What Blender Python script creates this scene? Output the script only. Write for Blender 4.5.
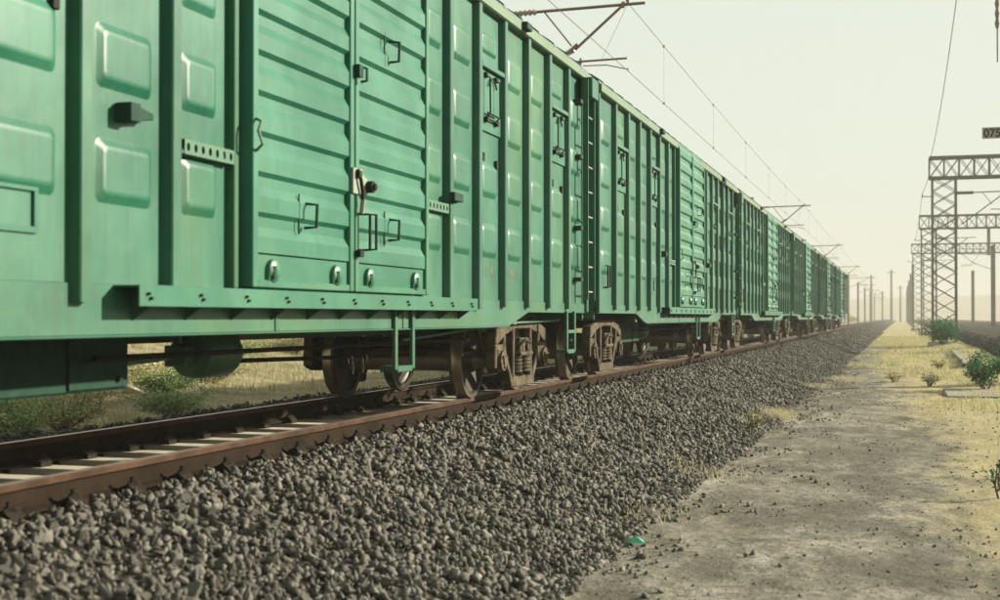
import bpy, bmesh, math, random
import numpy as np
from mathutils import Vector, Matrix

random.seed(7)
rng = np.random.default_rng(11)
R = math.radians
S = bpy.context.scene
for o in list(bpy.data.objects):
    bpy.data.objects.remove(o, do_unlink=True)

# ------------------------------------------------------------------ camera
CAM_X, CAM_Z = 5.4, 0.90            # rail top is z = 0, track centre is x = 0
F_PX = 1350.0
cam_d = bpy.data.cameras.new('camera')
cam = bpy.data.objects.new('camera', cam_d)
S.collection.objects.link(cam)
S.camera = cam
cam_d.sensor_width = 36.0
cam_d.lens = F_PX * 36.0 / 1000.0
cam_d.clip_start = 0.1
cam_d.clip_end = 6000
cam_d.dof.use_dof = True
cam_d.dof.focus_distance = 17.0
cam_d.dof.aperture_fstop = 2.3
cam.location = (CAM_X, 0, CAM_Z)
cam.rotation_euler = (R(90) + math.atan(17 / F_PX), 0, math.atan(402 / F_PX))

# ------------------------------------------------------------------ light
SUN = Vector((1.0, 0.68, 0.46)).normalized()      # direction towards the sun
sun_el = math.asin(SUN.z)
sun_az = math.atan2(SUN.x, SUN.y)                # clockwise from +Y
w = bpy.data.worlds.new('World')
S.world = w
w.use_nodes = True
nt = w.node_tree
bg = nt.nodes['Background']
sky = nt.nodes.new('ShaderNodeTexSky')
sky.sky_type = 'NISHITA'
sky.sun_disc = False
sky.sun_elevation = sun_el
sky.sun_rotation = sun_az
sky.air_density = 1.0
sky.dust_density = 4.0
sky.ozone_density = 0.6
mixn = nt.nodes.new('ShaderNodeMix')             # dusty air: the blue is veiled evenly all round
mixn.data_type = 'RGBA'
mixn.inputs[0].default_value = 0.90
mixn.inputs[7].default_value = (6.35, 6.85, 6.05, 1)
nt.links.new(sky.outputs[0], mixn.inputs[6])
nt.links.new(mixn.outputs[2], bg.inputs[0])
bg.inputs[1].default_value = 0.050

sl = bpy.data.lights.new('sun', 'SUN')
sl.energy = 5.0
sl.angle = R(1.2)
sl.color = (1.0, 0.925, 0.74)
so = bpy.data.objects.new('sun', sl)
S.collection.objects.link(so)
so.rotation_euler = (-SUN).to_track_quat('-Z', 'Y').to_euler()

S.view_settings.view_transform = 'Standard'
S.view_settings.look = 'None'
S.view_settings.exposure = 1.38
S.view_settings.gamma = 1.0

# ------------------------------------------------------------------ helpers
COL = S.collection


def tag(o, label=None, cat=None, group=None, kind=None):
    if label: o['label'] = label
    if cat: o['category'] = cat
    if group: o['group'] = group
    if kind: o['kind'] = kind
    return o


def empty(name, loc=(0, 0, 0), rz=0):
    o = bpy.data.objects.new(name, None)
    o.empty_display_size = 0.2
    o.location = loc
    o.rotation_euler = (0, 0, rz)
    COL.objects.link(o)
    return o


def copy_tree(o, parent=None):
    c = o.copy()
    COL.objects.link(c)
    c.parent = parent
    for ch in o.children:
        copy_tree(ch, c)
    return c


def link_mesh(name, me, mat, parent=None):
    o = bpy.data.objects.new(name, me)
    COL.objects.link(o)
    if mat is not None and not me.materials:
        for m in (mat if isinstance(mat, (list, tuple)) else [mat]):
            me.materials.append(m)
    if parent: o.parent = parent
    return o


class MB:
    """collects shapes into one mesh"""
    def __init__(s):
        s.v, s.f, s.m = [], [], []
        s.mi = 0

    def add(s, vs, fs):
        b = len(s.v)
        s.v += [tuple(p) for p in vs]
        for f in fs:
            s.f.append([b + i for i in f]); s.m.append(s.mi)
        return s

    def box(s, x0, x1, y0, y1, z0, z1):
        vs = [(x, y, z) for x in (x0, x1) for y in (y0, y1) for z in (z0, z1)]
        return s.add(vs, [(0, 1, 3, 2), (4, 6, 7, 5), (0, 4, 5, 1), (2, 3, 7, 6), (0, 2, 6, 4), (1, 5, 7, 3)])

    def prism(s, prof, a0, a1, axis='y'):
        """polygon extruded along an axis; prof is (x,z) for y, (y,z) for x, (x,y) for z"""
        def P(p, a):
            return {'y': (p[0], a, p[1]), 'x': (a, p[0], p[1]), 'z': (p[0], p[1], a)}[axis]
        n = len(prof)
        vs = [P(p, a0) for p in prof] + [P(p, a1) for p in prof]
        fs = [tuple(range(n))[::-1], tuple(range(n, 2 * n))]
        fs += [(i, (i + 1) % n, n + (i + 1) % n, n + i) for i in range(n)]
        return s.add(vs, fs)

    def bar(s, a, b, wd, ht=None):
        """square bar between two points"""
        ht = ht or wd
        a, b = Vector(a), Vector(b)
        d = (b - a).normalized()
        up = Vector((0, 0, 1)) if abs(d.z) < 0.9 else Vector((0, 1, 0))
        r = d.cross(up).normalized(); u = r.cross(d)
        vs = []
        for p in (a, b):
            for i, j in ((-1, -1), (1, -1), (1, 1), (-1, 1)):
                vs.append(p + r * (i * wd / 2) + u * (j * ht / 2))
        return s.add(vs, [(0, 3, 2, 1), (4, 5, 6, 7), (0, 1, 5, 4), (1, 2, 6, 5), (2, 3, 7, 6), (3, 0, 4, 7)])

    def tube(s, pts, r, n=6, caps=True):
        pts = [Vector(p) for p in pts]
        rr = r if isinstance(r, (list, tuple)) else [r] * len(pts)
        rings, prev = [], None
        for i, p in enumerate(pts):
            d = (pts[min(i + 1, len(pts) - 1)] - pts[max(i - 1, 0)]).normalized()
            if prev is None:
                t = Vector((0, 0, 1)) if abs(d.z) < 0.9 else Vector((1, 0, 0))
                u = d.cross(t).normalized()
            else:
                u = (prev - d * prev.dot(d)).normalized()
            prev = u
            q = d.cross(u)
            rings.append([p + (u * math.cos(2 * math.pi * k / n) + q * math.sin(2 * math.pi * k / n)) * rr[i] for k in range(n)])
        vs = [p for rg in rings for p in rg]
        fs = []
        for i in range(len(rings) - 1):
            for k in range(n):
                fs.append((i * n + k, i * n + (k + 1) % n, (i + 1) * n + (k + 1) % n, (i + 1) * n + k))
        if caps:
            fs += [tuple(range(n))[::-1], tuple(range((len(rings) - 1) * n, len(rings) * n))]
        return s.add(vs, fs)

    def lathe(s, prof, c, axis='x', n=24, caps=True):
        """prof: (radius, offset along the axis)"""
        def P(r, t, a):
            ca, sa = r * math.cos(a), r * math.sin(a)
            return {'x': (c[0] + t, c[1] + ca, c[2] + sa), 'y': (c[0] + ca, c[1] + t, c[2] + sa), 'z': (c[0] + ca, c[1] + sa, c[2] + t)}[axis]
        vs = [P(r, t, 2 * math.pi * k / n) for r, t in prof for k in range(n)]
        fs = []
        for i in range(len(prof) - 1):
            for k in range(n):
                fs.append((i * n + k, i * n + (k + 1) % n, (i + 1) * n + (k + 1) % n, (i + 1) * n + k))
        if caps:
            fs += [tuple(range(n))[::-1], tuple(range((len(prof) - 1) * n, len(prof) * n))]
        return s.add(vs, fs)

    def mesh(s, name, bevel=0, smooth=False, fixn=True):
        me = bpy.data.meshes.new(name)
        me.from_pydata(s.v, [], s.f)
        me.polygons.foreach_set('material_index', s.m)
        if fixn or bevel:
            bm = bmesh.new(); bm.from_mesh(me)
            if bevel:
                bmesh.ops.bevel(bm, geom=[e for e in bm.edges if e.is_manifold and e.calc_face_angle(0) > 0.5],
                                offset=bevel, segments=1, affect='EDGES', clamp_overlap=True)
            bmesh.ops.recalc_face_normals(bm, faces=bm.faces)
            bm.to_mesh(me); bm.free()
        if smooth:
            me.polygons.foreach_set('use_smooth', [True] * len(me.polygons))
            try: me.set_sharp_from_angle(angle=R(38))
            except Exception: pass
        me.update()
        return me

    def build(s, name, mat, parent=None, bevel=0, smooth=False, fixn=True):
        return link_mesh(name, s.mesh(name, bevel, smooth, fixn), mat, parent)


# ------------------------------------------------------------------ materials
class NT:
    def __init__(s, name):
        s.m = bpy.data.materials.new(name); s.m.use_nodes = True
        s.t = s.m.node_tree
        s.b = s.t.nodes['Principled BSDF']
        s.out = s.t.nodes['Material Output']
        s.tc = s.t.nodes.new('ShaderNodeTexCoord')
        s.obj = s.tc.outputs['Object']

    def n(s, typ, **kw):
        nd = s.t.nodes.new('ShaderNode' + typ)
        for k, v in kw.items(): setattr(nd, k, v)
        return nd

    def L(s, a, b): s.t.links.new(a, b)

    def world(s):
        return s.n('NewGeometry').outputs['Position']

    def offset_by_object(s, src, amt=20):
        oi = s.n('ObjectInfo'); mu = s.n('Math', operation='MULTIPLY'); mu.inputs[1].default_value = amt
        s.L(oi.outputs['Random'], mu.inputs[0])
        a = s.n('VectorMath', operation='ADD'); s.L(src, a.inputs[0]); s.L(mu.outputs[0], a.inputs[1])
        return a.outputs[0]

    def noise(s, src, scale, detail=4, rough=0.55, stretch=None):
        if stretch:
            mp = s.n('Mapping'); mp.inputs['Scale'].default_value = stretch; s.L(src, mp.inputs['Vector']); src = mp.outputs[0]
        nd = s.n('TexNoise'); nd.inputs['Scale'].default_value = scale; nd.inputs['Detail'].default_value = detail
        nd.inputs['Roughness'].default_value = rough
        s.L(src, nd.inputs['Vector'])
        return nd.outputs['Fac']

    def vor(s, src, scale, feature='F1'):
        nd = s.n('TexVoronoi', feature=feature); nd.inputs['Scale'].default_value = scale; s.L(src, nd.inputs['Vector'])
        return nd

    def ramp(s, src, stops):
        nd = s.n('ValToRGB'); e = nd.color_ramp.elements
        while len(e) < len(stops): e.new(0.5)
        for i, (p, c) in enumerate(stops):
            e[i].position = p; e[i].color = (c, c, c, 1) if isinstance(c, (int, float)) else (*c, 1)
        s.L(src, nd.inputs[0])
        return nd.outputs[0]

    def mix(s, fac, a, b, mode='MIX'):
        nd = s.n('Mix', data_type='RGBA', blend_type=mode)
        for i, v in ((0, fac), (6, a), (7, b)):
            if isinstance(v, (int, float)): nd.inputs[i].default_value = v
            elif isinstance(v, tuple): nd.inputs[i].default_value = (*v, 1)
            else: s.L(v, nd.inputs[i])
        return nd.outputs[2]

    def math(s, op, a, b=0.0):
        nd = s.n('Math', operation=op)
        for i, v in ((0, a), (1, b)):
            if isinstance(v, (int, float)): nd.inputs[i].default_value = v
            else: s.L(v, nd.inputs[i])
        return nd.outputs[0]

    def bump(s, h, strength=0.3, dist=0.01, prev=None):
        nd = s.n('Bump'); nd.inputs['Strength'].default_value = strength; nd.inputs['Distance'].default_value = dist
        s.L(h, nd.inputs['Height'])
        if prev: s.L(prev, nd.inputs['Normal'])
        return nd.outputs[0]

    def fin(s, col=None, rough=0.6, metal=0.0, normal=None, spec=None):
        def setv(k, v):
            if isinstance(v, (int, float)): s.b.inputs[k].default_value = v
            elif isinstance(v, tuple): s.b.inputs[k].default_value = (*v, 1)
            elif v is not None: s.L(v, s.b.inputs[k])
        setv('Base Color', col); setv('Roughness', rough); setv('Metallic', metal)
        if spec is not None: setv('Specular IOR Level', spec)
        if normal: s.L(normal, s.b.inputs['Normal'])
        return s.m


def mat_paint(name, base, faded, dirt, rough=0.42, streak=1.0):
    t = NT(name)
    p = t.offset_by_object(t.obj)
    big = t.noise(p, 1.3, 4, 0.6)
    c = t.mix(t.ramp(big, [(0.35, 0), (0.7, 1)]), base, faded)
    st = t.noise(p, 3.0, 5, 0.65, (3, 9, 0.55))             # runs that follow the rain
    c = t.mix(t.math('MULTIPLY', t.ramp(st, [(0.48, 0), (0.75, 1)]), 0.5 * streak), c, dirt)
    hz = t.noise(p, 0.8, 2, 0.5, (1, 1, 0.4))
    c = t.mix(t.math('MULTIPLY', t.ramp(hz, [(0.5, 0), (0.72, 1)]), 0.22 * streak), c, (0.10, 0.17, 0.03))
    sp = t.noise(p, 38, 3, 0.7)                              # chips
    c = t.mix(t.math('MULTIPLY', t.ramp(sp, [(0.70, 0), (0.74, 1)]), 0.6), c, (0.09, 0.055, 0.03))
    dz = t.n('SeparateXYZ'); t.L(t.obj, dz.inputs[0])        # dust thrown up from the ballast
    dust = t.math('MULTIPLY', t.ramp(t.math('DIVIDE', dz.outputs[2], 3.0), [(0.27, 1), (0.55, 0)]), t.noise(p, 5, 4))
    c = t.mix(t.math('MULTIPLY', dust, 0.28 * streak), c, (0.13, 0.14, 0.085))
    rs = t.noise(p, 2.2, 6, 0.7, (5, 7, 0.35))
    low = t.ramp(t.math('DIVIDE', dz.outputs[2], 4.0), [(0.20, 1), (0.50, 0.25)])
    c = t.mix(t.math('MULTIPLY', t.math('MULTIPLY', t.ramp(rs, [(0.58, 0), (0.72, 1)]), low), 0.65 * streak), c, (0.055, 0.040, 0.020))
    bl = t.noise(p, 5.5, 6, 0.75)
    c = t.mix(t.math('MULTIPLY', t.ramp(bl, [(0.56, 0), (0.66, 1)]), 0.28 * streak), c, (0.055, 0.140, 0.092))
    ro = t.mix(big, (rough - .06,) * 3, (rough + .14,) * 3)
    nb = t.bump(t.noise(p, 2.2, 2, 0.4), 0.35, 0.018)
    nb = t.bump(t.noise(p, 60, 2, 0.5), 0.05, 0.003, nb)
    return t.fin(c, ro, 0, nb, 0.40)


def mat_simple(name, c0, c1, scale=6, rough=0.7, metal=0.0, bump=0.3, bscale=40, bdist=0.004, spec=None):
    t = NT(name)
    p = t.offset_by_object(t.obj)
    c = t.mix(t.ramp(t.noise(p, scale, 5, 0.65), [(0.3, 0), (0.7, 1)]), c0, c1)
    nb = t.bump(t.noise(p, bscale, 4, 0.6), bump, bdist)
    return t.fin(c, rough, metal, nb, spec)


M = {}
M['paint'] = mat_paint('green_paint', (0.0016, 0.0755, 0.0416), (0.0117, 0.1114, 0.0659), (0.0016, 0.0355, 0.0203), 0.38)
M['paint_door'] = mat_paint('door_paint', (0.0040, 0.0916, 0.0517), (0.0168, 0.1318, 0.0788), (0.0031, 0.0487, 0.0280), 0.38, 0.7)
M['paint_rib'] = mat_paint('post_paint', (0.0009, 0.0664, 0.0356), (0.0083, 0.0979, 0.0555), (0.0012, 0.0285, 0.0161), 0.38, 0.8)
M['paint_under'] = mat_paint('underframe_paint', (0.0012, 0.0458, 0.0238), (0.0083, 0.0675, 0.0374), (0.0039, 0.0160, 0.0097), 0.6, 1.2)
M['fascia'] = mat_paint('eave_paint', (0.0593, 0.1150, 0.0652), (0.0836, 0.1360, 0.0815), (0.0348, 0.0488, 0.0251), 0.5)
M['roof'] = mat_paint('roof_paint', (0.0348, 0.0836, 0.0534), (0.0558, 0.1045, 0.0690), (0.0279, 0.0348, 0.0188), 0.6)
M['black'] = mat_simple('black_iron', (0.006, 0.009, 0.006), (0.018, 0.020, 0.014), 12, 0.7, 0, 0.3, 40, 0.004, 0.1)
M['darkgreen'] = mat_simple('dark_green_iron', (0.004, 0.026, 0.016), (0.010, 0.042, 0.026), 12, 0.65, 0, 0.3, 40, 0.004, 0.12)
def mat_cast():
    t = NT('cast_steel_dusty'); p = t.offset_by_object(t.obj)
    c = t.mix(t.ramp(t.noise(p, 8, 6, 0.7), [(0.35, 0), (0.65, 1)]), (0.0428, 0.0317, 0.0180), (0.1010, 0.0824, 0.0500))
    c = t.mix(t.ramp(t.noise(p, 3.2, 5, 0.7), [(0.46, 0), (0.62, 0.85)]), c, (0.0159, 0.0135, 0.0090))
    return t.fin(c, 0.8, 0, t.bump(t.noise(p, 50, 4, 0.6), 0.5, 0.006), 0.15)
M['cast'] = mat_cast()
M['wheel'] = mat_simple('wheel_steel', (0.013, 0.010, 0.0065), (0.045, 0.033, 0.021), 6, 0.45, 0.1, 0.3, 60, 0.004, 0.35)
M['tread'] = mat_simple('wheel_tread', (0.20, 0.16, 0.11), (0.34, 0.28, 0.20), 9, 0.30, 0.75, 0.15, 70)
M['axle'] = mat_simple('axle_steel', (0.09, 0.066, 0.042), (0.20, 0.15, 0.10), 7, 0.45, 0.2)
M['plate'] = mat_simple('painted_strip', (0.055, 0.125, 0.082), (0.085, 0.155, 0.105), 8, 0.6, 0, 0.3, 40, 0.004, 0.15)
M['lockplate'] = mat_simple('pale_lock_plate', (0.12, 0.16, 0.115), (0.20, 0.22, 0.165), 14, 0.55, 0.1)
M['zinc'] = mat_simple('zinc_fitting', (0.1440, 0.1440, 0.1152), (0.2448, 0.2376, 0.1944), 14, 0.5, 0.3)
M['rust'] = mat_simple('rail_rust', (0.028, 0.016, 0.010), (0.080, 0.046, 0.029), 4, 0.85, 0.0, 0.5, 30, 0.004, 0.08)
M['raildark'] = mat_simple('rail_dark_brown', (0.009, 0.0065, 0.0042), (0.026, 0.017, 0.010), 3, 0.9, 0.0, 0.6, 40, 0.005, 0.06)
M['railtop'] = mat_simple('rail_running_band', (0.2160, 0.1512, 0.1152), (0.3024, 0.2304, 0.1872), 10, 0.34, 0.7, 0.15, 60)
M['clip'] = mat_simple('clip_iron', (0.008, 0.007, 0.005), (0.026, 0.020, 0.014), 20, 0.8, 0, 0.3, 40, 0.004, 0.08)
M['concrete'] = mat_simple('sleeper_concrete', (0.34, 0.31, 0.245), (0.50, 0.46, 0.37), 9, 0.85, 0, 0.4, 60)
M['slab'] = mat_simple('weathered_concrete', (0.15, 0.135, 0.10), (0.31, 0.285, 0.225), 2.2, 0.9, 0, 0.5, 30, 0.006, 0.1)
M['pole'] = mat_simple('mast_concrete', (0.1440, 0.1332, 0.1080), (0.2088, 0.1944, 0.1584), 4, 0.85)
M['galv'] = mat_simple('galvanised_steel', (0.12, 0.11, 0.088), (0.18, 0.165, 0.135), 6, 0.6, 0.1)
M['tubebrown'] = mat_simple('cantilever_tube', (0.1224, 0.0864, 0.0612), (0.1872, 0.1368, 0.1008), 6, 0.55, 0.2)
M['porcelain'] = mat_simple('insulator', (0.2448, 0.1944, 0.1440), (0.3240, 0.2736, 0.2160), 6, 0.4)
M['wire'] = mat_simple('wire_metal', (0.0720, 0.0612, 0.0432), (0.1080, 0.0864, 0.0648), 6, 0.6, 0.3)
M['wood'] = mat_simple('plank_wood', (0.3024, 0.2736, 0.2160), (0.3960, 0.3600, 0.3024), 6, 0.85)
M['signplate'] = mat_simple('sign_plate', (0.3024, 0.2880, 0.2448), (0.3600, 0.3456, 0.2952), 6, 0.7)
M['ink'] = mat_simple('sign_ink', (0.02, 0.018, 0.015), (0.03, 0.028, 0.022), 6, 0.7)
M['stencil'] = mat_simple('faded_red_stencil', (0.11, 0.115, 0.075), (0.16, 0.115, 0.08), 30, 0.7, 0, 0.1, 40, 0.004, 0.1)
M['hose'] = mat_simple('rubber_hose', (0.012, 0.012, 0.011), (0.03, 0.028, 0.025), 10, 0.7)
M['bag'] = mat_simple('green_plastic', (0.05, 0.32, 0.18), (0.10, 0.42, 0.26), 10, 0.45)
M['paper'] = mat_simple('pale_litter', (0.55, 0.53, 0.46), (0.68, 0.66, 0.58), 10, 0.8)


def mat_stone():
    t = NT('crushed_stone')
    g = t.n('NewGeometry'); oi = t.n('ObjectInfo')
    isl = t.math('FRACT', t.math('ADD', g.outputs['Random Per Island'], oi.outputs['Random']))
    c = t.ramp(isl, [(0.0, (0.0408, 0.0388, 0.0334)), (0.35, (0.0792, 0.0744, 0.0649)), (0.7, (0.1150, 0.1077, 0.0932)), (0.93, (0.1534, 0.1420, 0.1220)), (1.0, (0.2014, 0.1862, 0.1611))])
    p = g.outputs['Position']
    c = t.mix(t.ramp(t.noise(p, 26, 4, 0.7), [(0.35, 0), (0.75, 0.7)]), c, (0.1199, 0.1111, 0.0955))
    return t.fin(c, 0.88, 0, t.bump(t.noise(p, 70, 3, 0.6), 0.5, 0.006), 0.1)


def mat_bed():
    t = NT('ballast_fines')
    p = t.world()
    v = t.vor(p, 17); v2 = t.vor(p, 31)
    c = t.ramp(v.outputs['Color'], [(0.1, (0.0384, 0.0362, 0.0305)), (0.5, (0.0839, 0.0783, 0.0666)), (0.9, (0.1440, 0.1323, 0.1109))])
    c = t.mix(t.ramp(v.outputs['Distance'], [(0.25, 0), (0.6, 1)]), c, (0.0168, 0.0157, 0.0133))
    nb = t.bump(v.outputs['Distance'], 1.0, -0.04)
    nb = t.bump(v2.outputs['Distance'], 0.6, -0.02, nb)
    return t.fin(c, 0.95, 0, nb, 0.06)


def mat_ground():
    t = NT('dusty_earth')
    p = t.world()
    xyz = t.n('SeparateXYZ'); t.L(p, xyz.inputs[0])
    X, Y = xyz.outputs[0], xyz.outputs[1]
    a = t.noise(p, 0.45, 6, 0.65, (1, 0.4, 1))
    b = t.noise(p, 3.2, 7, 0.72, (1, 0.55, 1))
    d = t.noise(p, 17, 6, 0.75)
    m2 = t.noise(p, 1.1, 8, 0.7, (1, 0.5, 1))
    c = t.ramp(b, [(0.34, (0.0907, 0.0826, 0.0675)), (0.46, (0.2132, 0.1950, 0.1610)), (0.56, (0.3039, 0.2805, 0.2345)), (0.70, (0.4082, 0.3808, 0.3279))])
    c = t.mix(t.ramp(m2, [(0.42, 0.75), (0.54, 0)]), c, (0.1134, 0.1041, 0.0834))
    c = t.mix(t.ramp(a, [(0.40, 0.55), (0.56, 0)]), c, (0.1225, 0.1133, 0.0874))
    c = t.mix(t.ramp(d, [(0.50, 0), (0.62, 0.75)]), c, (0.0771, 0.0706, 0.0576))
    g2 = t.vor(p, 55)
    c = t.mix(t.math('MULTIPLY', t.ramp(g2.outputs['Color'], [(0.55, 0), (0.75, 1)]), t.ramp(m2, [(0.45, 0.5), (0.6, 0.1)])), c, (0.0816, 0.0762, 0.0656))
    # straw litter where the grass grows: right of a line that wanders towards the track
    e = t.math('ADD', X, t.math('MULTIPLY', Y, 0.030))
    e = t.math('ADD', e, t.math('MULTIPLY', t.math('SUBTRACT', a, 0.5), 4.0))
    e = t.math('ADD', e, t.math('MULTIPLY', t.math('SUBTRACT', b, 0.5), 2.5))
    straw = t.ramp(t.math('DIVIDE', e, 10.0), [(0.59, 0), (0.70, 0.75)])
    sc = t.mix(t.ramp(d, [(0.35, 0), (0.65, 1)]), (0.2478, 0.2108, 0.1136), (0.4849, 0.4110, 0.2260))
    c = t.mix(straw, c, sc)
    left = t.ramp(t.math('DIVIDE', t.math('SUBTRACT', -3.0, X), 2.0), [(0.0, 0), (0.6, 0.8)])
    c = t.mix(left, c, t.mix(t.ramp(t.noise(p, 0.9, 6, 0.7), [(0.38, 0), (0.62, 1)]), (0.105, 0.100, 0.050), (0.30, 0.255, 0.155)))
    nb = t.bump(b, 0.8, 0.06)
    nb = t.bump(d, 0.9, 0.022, nb)
    return t.fin(c, 0.95, 0, nb, 0.04)


def mat_blades(name, c0, c1, c2):
    t = NT(name)
    g = t.n('NewGeometry')
    c = t.ramp(g.outputs['Random Per Island'], [(0.0, c0), (0.5, c1), (1.0, c2)])
    m = t.fin(c, 0.75, 0, None, 0.25)
    tr = t.n('BsdfTranslucent'); t.L(c, tr.inputs[0])
    mx = t.n('MixShader'); mx.inputs[0].default_value = 0.35
    t.L(t.b.outputs[0], mx.inputs[1]); t.L(tr.outputs[0], mx.inputs[2]); t.L(mx.outputs[0], t.out.inputs[0])
    return m


M['stone'] = mat_stone()
M['bed'] = mat_bed()
M['ground'] = mat_ground()
M['straw'] = mat_blades('dry_straw', (0.25, 0.235, 0.115), (0.40, 0.365, 0.195), (0.54, 0.49, 0.29))
M['strawpale'] = mat_blades('pale_straw', (0.34, 0.30, 0.18), (0.46, 0.41, 0.26), (0.58, 0.53, 0.36))
M['weed'] = mat_blades('bank_grass', (0.1507, 0.1487, 0.0544), (0.3391, 0.2876, 0.1289), (0.4709, 0.4164, 0.2280))
M['leaf'] = mat_blades('bush_leaf', (0.0153, 0.0765, 0.0255), (0.0298, 0.1275, 0.0467), (0.0638, 0.1827, 0.0723))
M['leafdry'] = mat_blades('scrub_leaf', (0.1620, 0.1890, 0.0675), (0.3240, 0.2970, 0.1350), (0.5400, 0.4725, 0.2565))
M['leafgreen'] = mat_blades('fresh_scrub_leaf', (0.10, 0.165, 0.06), (0.20, 0.27, 0.10), (0.34, 0.38, 0.17))
M['stem'] = mat_simple('stem_bark', (0.09, 0.07, 0.04), (0.15, 0.12, 0.07), 20, 0.85)
M['hill'] = mat_simple('dry_hillside', (0.16, 0.13, 0.075), (0.24, 0.20, 0.12), 0.02, 0.95, 0, 0.3, 0.1, 1.0)

# ------------------------------------------------------------------ setting: ground
GZ = -0.80


def vnoise(x, y, sc, seed=0):
    """smooth value noise, vectorised"""
    x = np.asarray(x, float) * sc + seed * 17.3; y = np.asarray(y, float) * sc + seed * 9.1
    xi, yi = np.floor(x), np.floor(y); fx, fy = x - xi, y - yi
    fx = fx * fx * (3 - 2 * fx); fy = fy * fy * (3 - 2 * fy)
    def h(a, b):
        v = np.sin(a * 127.1 + b * 311.7 + seed * 3.7) * 43758.5453
        return v - np.floor(v)
    return (h(xi, yi) * (1 - fx) + h(xi + 1, yi) * fx) * (1 - fy) + (h(xi, yi + 1) * (1 - fx) + h(xi + 1, yi + 1) * fx) * fy


def sstep(a, b, x):
    t = np.clip((np.asarray(x, float) - a) / (b - a), 0, 1)
    return t * t * (3 - 2 * t)


def ground_h(x, y):
    x = np.asarray(x, float); y = np.asarray(y, float)
    z = GZ + 0.05 * (vnoise(x, y, 0.6, 1) - 0.5) + 0.025 * (vnoise(x, y, 2.7, 2) - 0.5) + 0.012 * (vnoise(x, y, 7.0, 5) - 0.5)
    bank = -0.48 * sstep(-3.4, -4.6, x) * (1 - .95 * sstep(60, 120, y)) + sstep(-10.5, -25, x) * (1 - sstep(90, 200, y)) * 1.8
    z = z + bank + 0.25 * (vnoise(x, y, 0.35, 3) - 0.4) * sstep(-4.2, -7, x)
    z = z + 0.22 * sstep(6.6, 8.2, x) * sstep(30, 60, y)
    return z


def bed_h(x):
    ax = np.abs(np.asarray(x, float))
    z = np.where(ax < 0.80, -0.245, -0.180)
    sl = -0.180 - (ax - 1.45) * (0.655 / 1.88)
    return np.where(ax > 1.45, sl, z)


def grid_mesh(name, xs, ys, zf, mat, smooth=True):
    XX, YY = np.meshgrid(xs, ys)
    ZZ = zf(XX, YY)
    v = np.stack([XX.ravel(), YY.ravel(), ZZ.ravel()], 1)
    nx, ny = len(xs), len(ys)
    i = (np.arange(ny - 1)[:, None] * nx + np.arange(nx - 1)[None, :]).ravel()
    f = np.stack([i, i + 1, i + nx + 1, i + nx], 1)
    me = bpy.data.meshes.new(name)
    me.vertices.add(len(v)); me.vertices.foreach_set('co', v.ravel())
    me.loops.add(f.size); me.loops.foreach_set('vertex_index', f.ravel())
    me.polygons.add(len(f)); me.polygons.foreach_set('loop_start', np.arange(len(f)) * 4)
    me.update(calc_edges=True)
    me.polygons.foreach_set('use_smooth', [smooth] * len(f))
    return link_mesh(name, me, mat)


def spread(a, b, first, grow):
    out = [a]; s = first
    while out[-1] < b:
        out.append(min(b, out[-1] + s)); s *= grow
    return out


gx = sorted(set([-x for x in spread(3.0, 2500, 0.3, 1.09)] + list(np.arange(-3.0, 2.5, 0.9)) + list(np.arange(2.6, 9.0, 0.08)) + spread(9.0, 2500, 0.3, 1.1)))
gy = sorted(set([-y for y in spread(0.5, 200, 1.0, 1.3)] + list(np.arange(0.0, 30, 0.12)) + spread(30, 4000, 0.15, 1.025)))
g = grid_mesh('ground', np.array(gx), np.array(gy), ground_h, M['ground'])
tag(g, kind='structure')


def bed_surface(xx, yy):
    z = bed_h(xx)
    k = sstep(1.0, 1.7, np.abs(xx))
    z = z + 0.15 * sstep(-1.15, -1.7, xx) * (1 - sstep(-1.9, -2.6, xx))
    return z + (0.05 * (vnoise(xx, yy, 4.5, 6) - 0.5) + 0.09 * (vnoise(xx, yy, 0.9, 4) - 0.5)) * k


bx = np.concatenate([np.arange(-3.6, -1.3, 0.1), np.array([-1.3, -.9, -.82, -.78, -.4, 0, .4, .78, .82, .9]), np.arange(0.96, 3.66, 0.06)])
by = np.array(spread(-5, 620, 0.10, 1.008))
bed = grid_mesh('ballast_bed', bx, by, bed_surface, M['bed'])
tag(bed, kind='structure')


def bed2_h(x, y):
    up = sstep(8.25, 9.5, x) * (1 - sstep(26, 28, x))
    return -1.0 + 0.90 * up + 0.10 * (vnoise(x, y, 1.1, 8) - 0.5) + 0.06 * (vnoise(x, y, 5.0, 9) - 0.5)


b2 = grid_mesh('ballast_bed', np.concatenate([np.arange(7.9, 10.0, 0.12), np.arange(10, 28.5, 0.8)]), np.array(spread(18, 620, 0.14, 1.01)), bed2_h, M['bed'])
tag(b2, kind='structure')

# far ridge
def ridge(x, y):
    t = np.clip(1 - np.abs(y - 1350) / 330, 0, 1)
    h = 19 * sstep(-900, 150, x) * (1 - 0.35 * sstep(60, 420, x)) + 4 * vnoise(x, y, 0.02, 3) + 3 * vnoise(x, y, 0.06, 4)
    return -2 + h * t * t * (3 - 2 * t)


hl = grid_mesh('hill', np.arange(-1300, 1400, 18.0), np.arange(1000, 1700, 22.0), ridge, M['hill'])
tag(hl, kind='structure')

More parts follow.
